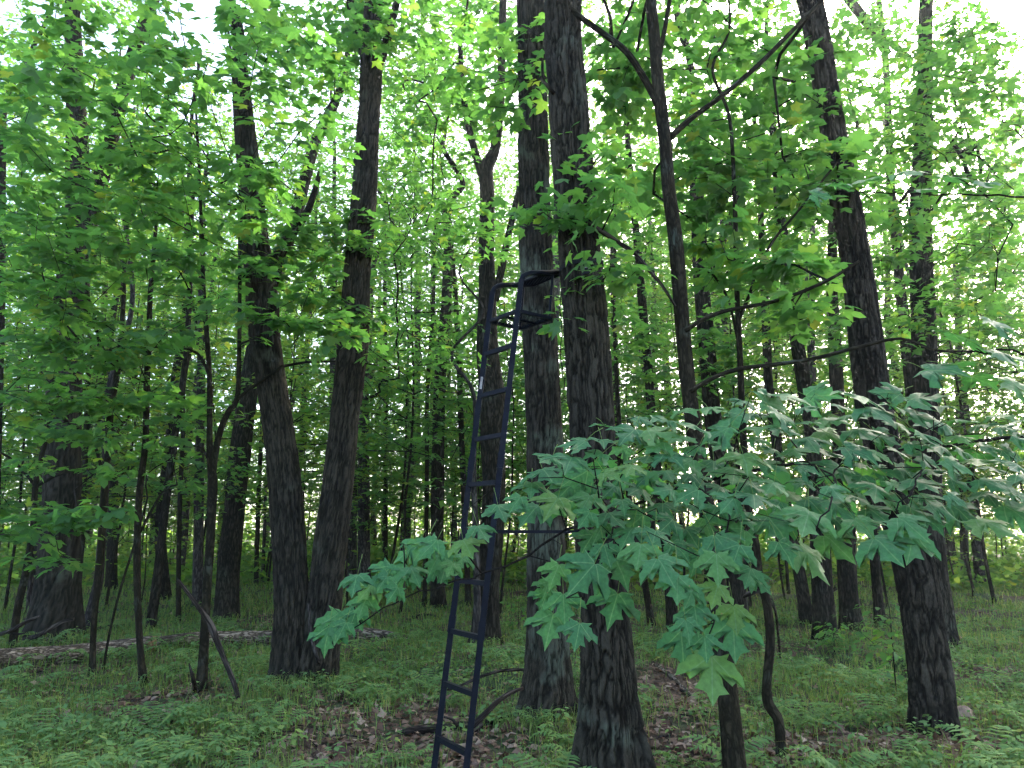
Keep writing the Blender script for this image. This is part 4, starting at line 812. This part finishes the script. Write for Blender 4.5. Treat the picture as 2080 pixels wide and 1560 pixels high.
    cands = [X, -X, Yv, -Yv]; fn = max(cands, key=lambda q_: float(np.dot(q_, toward))); sdir = np.cross(d, fn)
    Vv = []; 
    for sy in (0.0186, 0.0198):
        for sx, sl_ in ((-1, -1), (1, -1), (1, 1), (-1, 1)): Vv.append(cc + fn * sy + sdir * sx * 0.008 + d * sl_ * 0.045)
    T = [(0, 1, 2), (0, 2, 3), (4, 6, 5), (4, 7, 6), (0, 4, 5), (0, 5, 1), (1, 5, 6), (1, 6, 2), (2, 6, 7), (2, 7, 3), (3, 7, 4), (3, 4, 0)]
    obj('sticker', mk_mesh('sticker', np.array(Vv) - base, np.array(T), M['sticker'], smooth=False), root)
ladder_stand()

# ------------------------------------------------------------------ logs, dead branches, roots
def stick(name, label, cat, pts, mat='deadwood', k=9, step=0.06, lump=0.12, mode='px', side=(), group=None):
    """pts: (x, y, width px, depth or None, lift)"""
    P = []; R = []
    for q in pts:
        x, y, w_, D = q[:4]
        p = at(x, y, D if D else ground_depth(y)); r_ = 0.5 * w_ / F * axial(p)
        if not D: p[2] = float(gz(p[0], p[1])) + r_ * 0.95
        P.append(p); R.append(r_)
    base = P[0].copy(); base[2] = float(gz(base[0], base[1])); root = empty(name, base); tag(root, label, cat, group)
    V, T, A = trunk_arrays(np.array(P), np.array(R), k, step, 0, len(label), lump=lump); obj('stem', mk_mesh('stem', V - base, T, M[mat], A), root)
    for sp in side:
        PP = []; RR = []
        for x, y, w_, D in sp: p = at(x, y, D); PP.append(p); RR.append(0.5 * w_ / F * axial(p))
        V, T, A = trunk_arrays(np.array(PP), np.array(RR), 7, 0.06, 0, 5, lump=lump); obj('side_branch', mk_mesh('side_branch', V - base, T, M[mat], A), root)
    return root, P, R
lg, LP, LR = stick('fallen_log', 'mossy fallen log with pale peeling bark lying left of the twin oak', 'log', [(-60, 1378, 42, None), (60, 1358, 38, None), (150, 1345, 36, None), (230, 1334, 33, None), (306, 1326, 30, None)], 'log', 20, 0.06, 0.16)
l2, QP, QR = stick('fallen_log', 'pale fallen log broken off orange-brown, its far end behind the twin oak', 'log', [(312, 1326, 28, None), (400, 1316, 28, None), (480, 1309, 28, None), (560, 1304, 28, None), (690, 1303, 26, None), (780, 1304, 20, None), (835, 1305, 12, None)], 'log', 18, 0.06, 0.16)
def broken(parent, p, q, r_, base):
    d = norm(p - q); k = 14; T_, X, Y = frames(np.array([q, p])); th = np.arange(k) / k * 2 * math.pi; V = [p + d * 0.02]
    for t in th: V.append(p - d * 0.01 + r_ * 0.97 * (math.cos(t) * X[1] + math.sin(t) * Y[1]) + d * rng.uniform(0.01, 0.16))
    T = [(0, 1 + i, 1 + (i + 1) % k) for i in range(k)]
    for t in th: V.append(p - d * 0.08 + r_ * 0.97 * (math.cos(t) * X[1] + math.sin(t) * Y[1]))
    for i in range(k): j = (i + 1) % k; T += [(1 + i, 1 + k + i, 1 + k + j), (1 + i, 1 + k + j, 1 + j)]
    V = np.array(V); obj('broken_end', mk_mesh('broken_end', V - base, np.array(T), M['heartwood'], {'bark': V}, smooth=False), parent)
broken(lg, LP[-1], LP[-2], LR[-1], np.array(lg.location)); broken(l2, QP[0], QP[1], QR[0], np.array(l2.location))
stick('dead_branch', 'dead broken branch leaning against the forked sapling, its top splintered pale', 'branch', [(484, 1418, 9, 6.9), (474, 1385, 11, 6.92), (455, 1338, 11, 6.95), (440, 1302, 12, 6.97), (430, 1276, 14, 6.98), (424, 1262, 12, 6.97), (402, 1232, 9, 6.9), (382, 1204, 8, 6.85), (361, 1178, 7, 6.8)], step=0.04)
stick('dead_stub', 'short pointed dead stub at the foot of the forked sapling', 'stub', [(397, 1408, 11, None), (393, 1380, 9, 7.0), (388, 1362, 6, 7.0), (384, 1347, 2, 7.0)], step=0.04)
stick('dead_branch', 'thin bare branch lying level left of the forked sapling', 'branch', [(405, 1290, 7, None), (380, 1287, 6, None), (355, 1286, 5, None), (337, 1284, 3, None)])
stick('dead_branch', 'bent fallen branch resting on the foot of the great flared oak', 'branch', [(40, 1306, 8, None), (75, 1292, 9, 9.6), (105, 1275, 9, 9.6), (130, 1262, 8, 9.6), (150, 1257, 7, 9.6)])
stick('dead_branch', 'forked fallen branch left of the great flared oak', 'branch', [(-20, 1300, 8, None), (18, 1282, 8, 9.5), (52, 1264, 7, 9.5), (80, 1252, 4, 9.5)], side=[[(15, 1284, 6, 9.5), (35, 1288, 5, 9.5), (50, 1286, 3, 9.4)]])
stick('dead_limb', 'dark rotting limb on the grass at the foot of the great flared oak', 'branch', [(45, 1316, 14, None), (80, 1318, 16, None), (118, 1322, 10, None)])
stick('dead_branch', 'slim bare stick propped against the base of the twin oak', 'branch', [(656, 1370, 7, None), (645, 1340, 7, 7.6), (634, 1300, 7, 7.65), (629, 1262, 6, 7.7), (627, 1225, 4, 7.72)], 'bark_grey')
stick('dead_limb', 'thick curved dead limb on the litter left of the ladder foot', 'branch', [(812, 1497, 12, None), (840, 1490, 16, None), (880, 1484, 18, None), (930, 1478, 17, None), (975, 1465, 14, None)], side=[[(955, 1478, 15, 5.6), (985, 1450, 13, 5.65), (1010, 1425, 11, 5.75), (1035, 1408, 9, 5.9), (1062, 1398, 7, 6.0)], [(930, 1476, 8, 5.6), (920, 1462, 6, 5.6), (900, 1456, 4, 5.7)]])
stick('dead_branch', 'gnarled dead branch on the litter behind the right ladder rail', 'branch', [(1050, 1450, 9, None), (1015, 1462, 14, None), (985, 1475, 16, None), (960, 1488, 14, None), (945, 1500, 8, None)])
stick('dead_branch', 'long thin branch arching over ferns behind the ladder', 'branch', [(890, 1405, 4, None), (930, 1395, 5, 7.0), (975, 1375, 6, 7.0), (1020, 1362, 6, 7.1), (1068, 1360, 6, 7.2)])
stick('dead_branch', 'pale fallen branch in the sunlit litter right of the stand tree', 'branch', [(1330, 1355, 5, None), (1360, 1375, 8, None), (1388, 1395, 9, None), (1412, 1412, 6, None)], 'log')
stick('dead_branch', 'small fallen branch on bare litter behind the slender limbed maple', 'branch', [(1382, 1398, 5, None), (1400, 1408, 7, None), (1415, 1416, 4, None)])
stick('dead_branch', 'short fallen branch in the grass left of the brown trunk by the ladder', 'branch', [(838, 1262, 5, None), (865, 1258, 7, None), (900, 1262, 5, None)])
stick('dead_limb', 'mossy rotten limb under the leaning poles past the great oak', 'branch', [(190, 1282, 10, None), (220, 1278, 10, None), (252, 1274, 8, None)])
stick('dead_branch', 'fallen dead sapling slanting down beside the crooked sapling', 'branch', [(1548, 1192, 6, 7.0), (1560, 1215, 7, 7.0), (1575, 1240, 6, 7.0), (1584, 1330, 4, None)])
def boulder():
    c = gpt(1955, 1462); V = []; 
    import itertools
    n = 14; m = 9
    for i in range(m):
        for j in range(n):
            a = math.pi * i / (m - 1); b = 2 * math.pi * j / n; d = np.array([math.sin(a) * math.cos(b), math.sin(a) * math.sin(b), math.cos(a)])
            r_ = 1 + 0.14 * math.sin(d[0] * 4 + 1) + 0.10 * math.sin(d[1] * 5 + d[2] * 3) + 0.05 * rng.normal(); V.append(d * np.array([0.11, 0.08, 0.06]) * r_)
    T = []
    for i in range(m - 1):
        for j in range(n): a = i * n + j; b = i * n + (j + 1) % n; T += [(a, a + n, b + n), (a, b + n, b)]
    o = obj('stone', mk_mesh('stone', np.array(V), np.array(T), plain('pinkish_stone', (0.36, 0.24, 0.18), 0.9, noise=0.4, scale=14), smooth=False)); o.location = tuple(c + np.array([0, 0, 0.04])); tag(o, 'small pinkish stone lying in the grass right of the leaning cherry', 'stone')
boulder()

# ------------------------------------------------------------------ forest floor cover
PATCH = [(300, 1435, 110, 45), (660, 1470, 60, 50), (700, 1540, 90, 40), (850, 1500, 120, 70), (985, 1540, 110, 50), (1390, 1420, 110, 60), (1370, 1520, 110, 60), (1750, 1530, 210, 40), (1560, 1540, 70, 30), (1850, 1390, 40, 25), (1980, 1530, 120, 30), (560, 1265, 35, 18), (1330, 1370, 50, 20)]
def px_of(P):
    z = axial(P.T) if P.ndim > 1 else axial(P)
    return 1040 + F * P[:, 0] / z, 780 - F * ((P[:, 2] - EYE) * CT - P[:, 1] * ST) / z
PW = []
for (cx, cy, rx, ry) in PATCH:
    c = gpt(cx, cy); a = gpt(cx + rx, cy); b = gpt(cx, max(cy - ry, 1150)); b2 = gpt(cx, cy + ry); PW.append((c[0], 0.5 * (b[1] + b2[1]), 0.98 * abs(a[0] - c[0]), 0.98 * max(0.15, 0.5 * abs(b[1] - b2[1]))))
def bare(x, y):
    v = np.zeros_like(x)
    for (cx, cy, rx, ry) in PW: v = np.maximum(v, np.clip(1.5 - np.hypot((x - cx) / rx, (y - cy) / ry) * (1 + 0.25 * np.sin(x * 7 + y * 5)), 0, 1))
    return v
def floor_points(n, y0, y1):
    y = y0 * (y1 / y0) ** r2.uniform(0, 1, n); x = r2.uniform(-1, 1, n) * (0.80 * y + 1.0); return x, y
def cover(x, y, s): return np.sin(x * 1.1 * s + 1 + 0.6 * np.sin(y * 1.7 * s)) * np.sin(y * 1.3 * s + 0.4 * np.sin(x * 2.3 * s)) + 0.5 * np.sin(x * 3.1 * s + y * 2.3 * s)
def build_floor():
    # grass
    x, y = floor_points(150000, 3.4, 26); g = cover(x, y, 1.0); k = (r2.uniform(0, 1, len(x)) < np.clip(0.62 + 0.4 * g + 0.25 * (x < -1), 0.1, 1)) & (r2.uniform(0, 1, len(x)) > 0.93 * bare(x, y)); x, y = x[k], y[k]; n = len(x)
    z = gz(x, y) - 0.01; h = r2.uniform(0.07, 0.20, n) * (1 + 0.01 * y); wd = 0.0026 * np.maximum(1, y / 6.5) * r2.uniform(0.7, 1.4, n)
    az = r2.uniform(0, 6.283, n); d = np.stack([np.cos(az), np.sin(az), 0 * az], 1); sd = np.stack([-np.sin(az), np.cos(az), 0 * az], 1); b = np.stack([x, y, z], 1); ln = r2.uniform(0.3, 1.1, n)[:, None]
    m_ = b + d * (h * 0.35)[:, None] * ln + np.array([0, 0, 1.0]) * (h * 0.65)[:, None]; tp = b + d * h[:, None] * 1.0 * ln + np.array([0, 0, 1.0]) * (h * (1.0 - 0.35 * ln[:, 0]))[:, None]
    V = np.stack([b - sd * wd[:, None], b + sd * wd[:, None], m_ + sd * wd[:, None] * 0.8, m_ - sd * wd[:, None] * 0.8, tp], 1).reshape(-1, 3)
    T = (np.array([(0, 1, 2), (0, 2, 3), (3, 2, 4)])[None] + (np.arange(n) * 5)[:, None, None]).reshape(-1, 3)
    o = obj('grass', mk_mesh('grass', V, T, M['grass'], {'rnd': np.repeat(r2.uniform(0, 1, n), 5)})); tag(o, 'fine soft woodland grass spread over the forest floor', None, kind='stuff')
    # dead leaves
    x, y = floor_points(45000, 3.4, 20); bb = bare(x, y); k = r2.uniform(0, 1, len(x)) < 0.30 + 0.9 * bb; x, y = x[k], y[k]; n = len(x); pos = np.stack([x, y, gz(x, y) + r2.uniform(0.004, 0.03, n)], 1)
    tip = r2.normal(0, 1, (n, 3)) * np.array([1, 1, 0.3]); up = np.array([0, 0, 1.0]) + r2.normal(0, 0.35, (n, 3)); t = (V2 * np.array([0.8, 1, 2.6]), L2[1])
    V, T, r = leaves(t, pos, basis(tip, up), r2.uniform(0.05, 0.115, n), r2.uniform(0, 1, n)); o = obj('leaf_litter', mk_mesh('leaf_litter', V, T, M['litter'], {'rnd': r}, smooth=False)); tag(o, 'brown curled dead leaves strewn over the ground', None, kind='stuff')
    # low herbs: stems with a whorl of leaflets
    x, y = floor_points(24000, 3.6, 34); g = cover(x + 5, y + 2, 0.8); k = (r2.uniform(0, 1, len(x)) < np.clip(0.5 + 0.45 * g, 0.12, 1)) & (r2.uniform(0, 1, len(x)) > 0.9 * bare(x, y)); x, y = x[k], y[k]; n = len(x)
    hh = r2.uniform(0.03, 0.15, n); c = np.stack([x, y, gz(x, y) + hh], 1); per = 6; a0 = r2.uniform(0, 6.28, n)
    a = a0[:, None] + np.arange(per)[None] * (2 * math.pi / per) + r2.normal(0, 0.3, (n, per)); tip = np.stack([np.cos(a), np.sin(a), r2.normal(-0.12, 0.2, (n, per))], -1); tilt = r2.normal(0, 0.18, (n, 1, 3))
    pos = c[:, None, :] + tip * 0.02 + np.array([0, 0, 1]) * r2.normal(0, 0.02, (n, per))[..., None]; up = np.array([0, 0, 1.0]) + tilt + r2.normal(0, 0.2, (n, per, 3)); sz = (r2.uniform(0.035, 0.075, n) * (1 + np.clip(y - 8, 0, 20) * 0.02))[:, None] * r2.uniform(0.7, 1.2, (n, per))
    tm = (np.array([(0, 0, 0), (0.26, 0.45, -0.03), (0, 1.05, -0.12), (-0.26, 0.45, -0.03)]), np.array([(0, 1, 2), (0, 2, 3)]))
    V, T, r = leaves(tm, pos.reshape(-1, 3), basis(tip.reshape(-1, 3), up.reshape(-1, 3)), sz.ravel(), np.repeat(r2.uniform(0, 1, n), per))
    ac = Acc(); ac.add(V, T, rnd=r)
    s = np.stack([x, y, gz(x, y) - 0.01], 1); e = np.array([0.0022, 0, 0]); Vs = np.stack([s - e, s + e, c], 1).reshape(-1, 3); ac.add(Vs, np.arange(3 * n).reshape(-1, 3), rnd=np.full(3 * n, 0.3))
    o = obj('ground_cover', ac.mesh('ground_cover', M['herb'], False)); tag(o, 'low broad-leaved seedlings and herbs carpeting the forest floor', None, kind='stuff')
build_floor()
def fern_mesh(seed):
    g = np.random.default_rng(seed); ac = Acc(); nf = int(g.integers(4, 7)); 
    for f in range(nf):
        az = f * 2 * math.pi / nf + g.normal(0, 0.3); L = g.uniform(0.28, 0.45); m = 11; d = np.array([math.cos(az), math.sin(az), 0]); sd = np.array([-d[1], d[0], 0])
        for i in range(m):
            t = (i + 1) / m; p = d * L * t + np.array([0, 0, 0.20 * math.sin(t * 2.2) + 0.02]); w_ = 0.11 * math.sin(math.pi * min(1, 0.12 + 0.88 * t) ** 0.8) + 0.012; q = L / m * 0.62
            for sg in (1, -1):
                tp = p + sd * sg * w_ + d * 0.035 + np.array([0, 0, -0.018 + g.normal(0, 0.006)]); V = np.array([p - d * q * 0.6, p + d * q * 0.6, p + sd * sg * w_ * 0.55 + d * (0.02 + q * 0.55) + np.array([0, 0, 0.004]), tp, p + sd * sg * w_ * 0.5 + d * (0.012 - q * 0.45)])
                ac.add(V, np.array([(0, 1, 2), (0, 2, 4), (4, 2, 3)]), rnd=np.full(5, g.uniform(0.2, 0.9)))
        st = np.array([d * L * t + np.array([0, 0, 0.20 * math.sin(t * 2.2) + 0.018]) for t in np.linspace(0, 1, 6)]); V, T = tube(st, np.linspace(0.003, 0.001, 6), 3); ac.add(V, T, rnd=np.full(len(V), 0.2))
    return ac.mesh('fern', M['herb'], False)
ferns = [fern_mesh(s) for s in (1, 2, 3, 4)]
def seedling_mesh(seed):
    g = np.random.default_rng(seed); ac = Acc(); h = g.uniform(0.16, 0.32); st = np.array([(0, 0, -0.02), (0.01, 0, h * 0.5), (0, 0.01, h)]); V, T = tube(st, np.array([0.003, 0.0025, 0.0015]), 4); ac.add(V, T, rnd=np.full(len(V), 0.1))
    tm = (np.array([(0, 0, 0), (0.2, 0.22, 0.03), (0.26, 0.5, 0.02), (0.14, 0.8, -0.04), (0, 1.05, -0.12), (-0.14, 0.8, -0.04), (-0.26, 0.5, 0.02), (-0.2, 0.22, 0.03)]), np.array([(0, 1, 7), (1, 2, 6), (1, 6, 7), (2, 3, 5), (2, 5, 6), (3, 4, 5)]))
    n = 9; a = np.arange(n) * 2.4 + g.uniform(0, 6); z = h * np.linspace(1.0, 0.45, n); tip = np.stack([np.cos(a), np.sin(a), np.full(n, -0.15) + g.normal(0, 0.15, n)], 1); pos = np.stack([0.02 * np.cos(a), 0.02 * np.sin(a), z], 1); up = np.array([0, 0, 1.0]) + g.normal(0, 0.2, (n, 3))
    V, T, r = leaves(tm, pos, basis(tip, up), g.uniform(0.07, 0.12, n), g.uniform(0.2, 0.9, n)); ac.add(V, T, rnd=r)
    return ac.mesh('seedling', M['herb'], False)
seeds = [seedling_mesh(s) for s in (1, 2, 3, 4, 5)]
def sprinkle(n, meshes, name, label, cat, group, y0, y1, mind):
    pts = []; tries = 0
    while len(pts) < n and tries < 9000:
        tries += 1; y = y0 * (y1 / y0) ** r2.uniform(); x = r2.uniform(-1, 1) * 0.72 * y
        if float(bare(np.array([x]), np.array([y]))[0]) > 0.55: continue
        if any(math.hypot(x - t['base'][0], y - t['base'][1]) < 0.35 for t in TREES.values() if t['D'] < 14): continue
        if all((x - a) ** 2 + (y - b) ** 2 > mind ** 2 for a, b in pts): pts.append((x, y))
    for i, (x, y) in enumerate(pts):
        o = obj(name, meshes[i % len(meshes)]); o.location = (x, y, float(gz(x, y)) - 0.005); o.rotation_euler = (r2.normal(0, 0.08), r2.normal(0, 0.08), r2.uniform(0, 6.28)); s = r2.uniform(0.5, 0.9); o.scale = (s, s, s); tag(o, label, cat, group)
sprinkle(150, ferns, 'fern', 'low green fern with arching fronds on the forest floor', 'fern', 'ferns on the forest floor', 4.2, 13, 0.32)
sprinkle(235, seeds, 'seedling', 'broad-leaved seedling standing above the low ground cover', 'seedling', 'seedlings on the forest floor', 4.2, 12, 0.25)
def shrub(label, px, py, h, n, D=None, mat='leaf', size=0.11):
    c = gpt(px, py); root = empty('shrub', c); tag(root, label, 'shrub')
    A = c + np.column_stack([r2.normal(0, 0.14, n), r2.normal(0, 0.14, n), r2.uniform(0.25, 1.0, n) * h])
    st = np.linspace(c - np.array([0, 0, 0.05]), c + np.array([0.02, 0, h]), 10); V, T = tube(st, np.linspace(0.008, 0.003, 10), 6); obj('stem', mk_mesh('stem', V - c, T, M['twig'], {'bark': V}), root)
    acc, dirs = grow(st[2:], None, A, 0.2, step=0.1, rtip=0.0015); 
    for a_ in acc: obj('branch', a_.mesh('branch', M['twig']), root).location = tuple(-c)
    pos, B, sc_, rn = twig_leaves(A, dirs, 4, size, 0.15, droop=0.3); tm = (np.array([(0, 0, 0), (0.2, 0.22, 0.03), (0.28, 0.5, 0.02), (0, 1.0, -0.12), (-0.28, 0.5, 0.02), (-0.2, 0.22, 0.03)]), np.array([(0, 1, 5), (1, 2, 4), (1, 4, 5), (2, 3, 4)]))
    V, T, r = leaves(tm, pos - c, B, sc_, rn); o = obj('foliage', mk_mesh('foliage', V, T, M[mat], {'rnd': r}, smooth=False), root); o['kind'] = 'stuff'
shrub('young shrub with oval leaves on a thin stem just left of the leaning cherry', 1822, 1425, 0.85, 26)
shrub('small bright green shrub at the foot of the warty trunk', 1695, 1330, 0.42, 14)
shrub('small yellow-green shrub in the grass between bulged oak and paired oaks', 1052, 1290, 0.55, 16, size=0.09)
def far_brush():
    n = 34000; y = 20 * (60 / 20) ** r2.uniform(0, 1, n); x = r2.uniform(-1, 1, n) * (0.82 * y + 3); top = 0.7 + 0.6 * np.sin(x * 0.7 + y * 0.4) * np.sin(y * 0.55 + x * 0.2); z = r2.uniform(0, 1, n) * np.clip(top + np.clip((y - 30) / 20, 0, 1) * 2.2, 0.3, 4) 
    pos = np.stack([x, y, gz(x, y) + z + 0.1], 1); tip = r2.normal(0, 1, (n, 3)) * np.array([1, 1, 0.4]); up = np.array([0, 0, 1.0]) + r2.normal(0, 0.4, (n, 3))
    V, T, r = leaves(L3, pos, basis(tip, up), r2.uniform(0.10, 0.2, n) * (1 + y / 60), r2.uniform(0, 1, n))
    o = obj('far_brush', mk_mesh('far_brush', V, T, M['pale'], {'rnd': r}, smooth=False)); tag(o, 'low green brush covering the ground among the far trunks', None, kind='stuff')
far_brush()
def twig_litter():
    ac = Acc(); n = 420; x, y = floor_points(n, 3.6, 14)
    for i in range(n):
        a = r2.uniform(0, 6.28); L = r2.uniform(0.15, 0.7); d = np.array([math.cos(a), math.sin(a), 0]); sd = np.array([-d[1], d[0], 0]); m = 4; pts = []
        for k in range(m + 1): q = np.array([x[i], y[i], 0]) + d * L * (k / m - 0.5) + sd * r2.normal(0, 0.02 * L); q[2] = float(gz(q[0], q[1])) + 0.015 + r2.uniform(0, 0.03); pts.append(q)
        V, T = tube(np.array(pts), np.linspace(r2.uniform(0.003, 0.009), 0.002, m + 1), 5); ac.add(V, T, bark=V)
    o = obj('twig_litter', ac.mesh('twig_litter', M['deadwood'])); tag(o, 'thin fallen twigs scattered over the forest floor', None, kind='stuff')
twig_litter()
def haze():
    x0, x1, y0, y1, z0, z1 = -410, 410, -310, 510, -1.6, 27.5
    V = np.array([(x, y, z) for x in (x0, x1) for y in (y0, y1) for z in (z0, z1)]); T = [(0, 1, 3), (0, 3, 2), (4, 6, 7), (4, 7, 5), (0, 4, 5), (0, 5, 1), (2, 3, 7), (2, 7, 6), (0, 2, 6), (0, 6, 4), (1, 5, 7), (1, 7, 3)]
    m = bpy.data.materials.new('forest_haze'); m.use_nodes = True; nt = m.node_tree; nt.nodes.remove(nt.nodes['Principled BSDF']); v = nt.nodes.new('ShaderNodeVolumePrincipled')
    v.inputs['Color'].default_value = (0.86, 0.92, 0.88, 1); v.inputs['Density'].default_value = 0.0012; v.inputs['Anisotropy'].default_value = 0.6
    nt.links.new(v.outputs[0], nt.nodes['Material Output'].inputs['Volume'])
    o = obj('haze', mk_mesh('haze', V, np.array(T), m, smooth=False)); o['kind'] = 'stuff'; o['label'] = 'thin pale evening haze hanging between the trees'
haze()
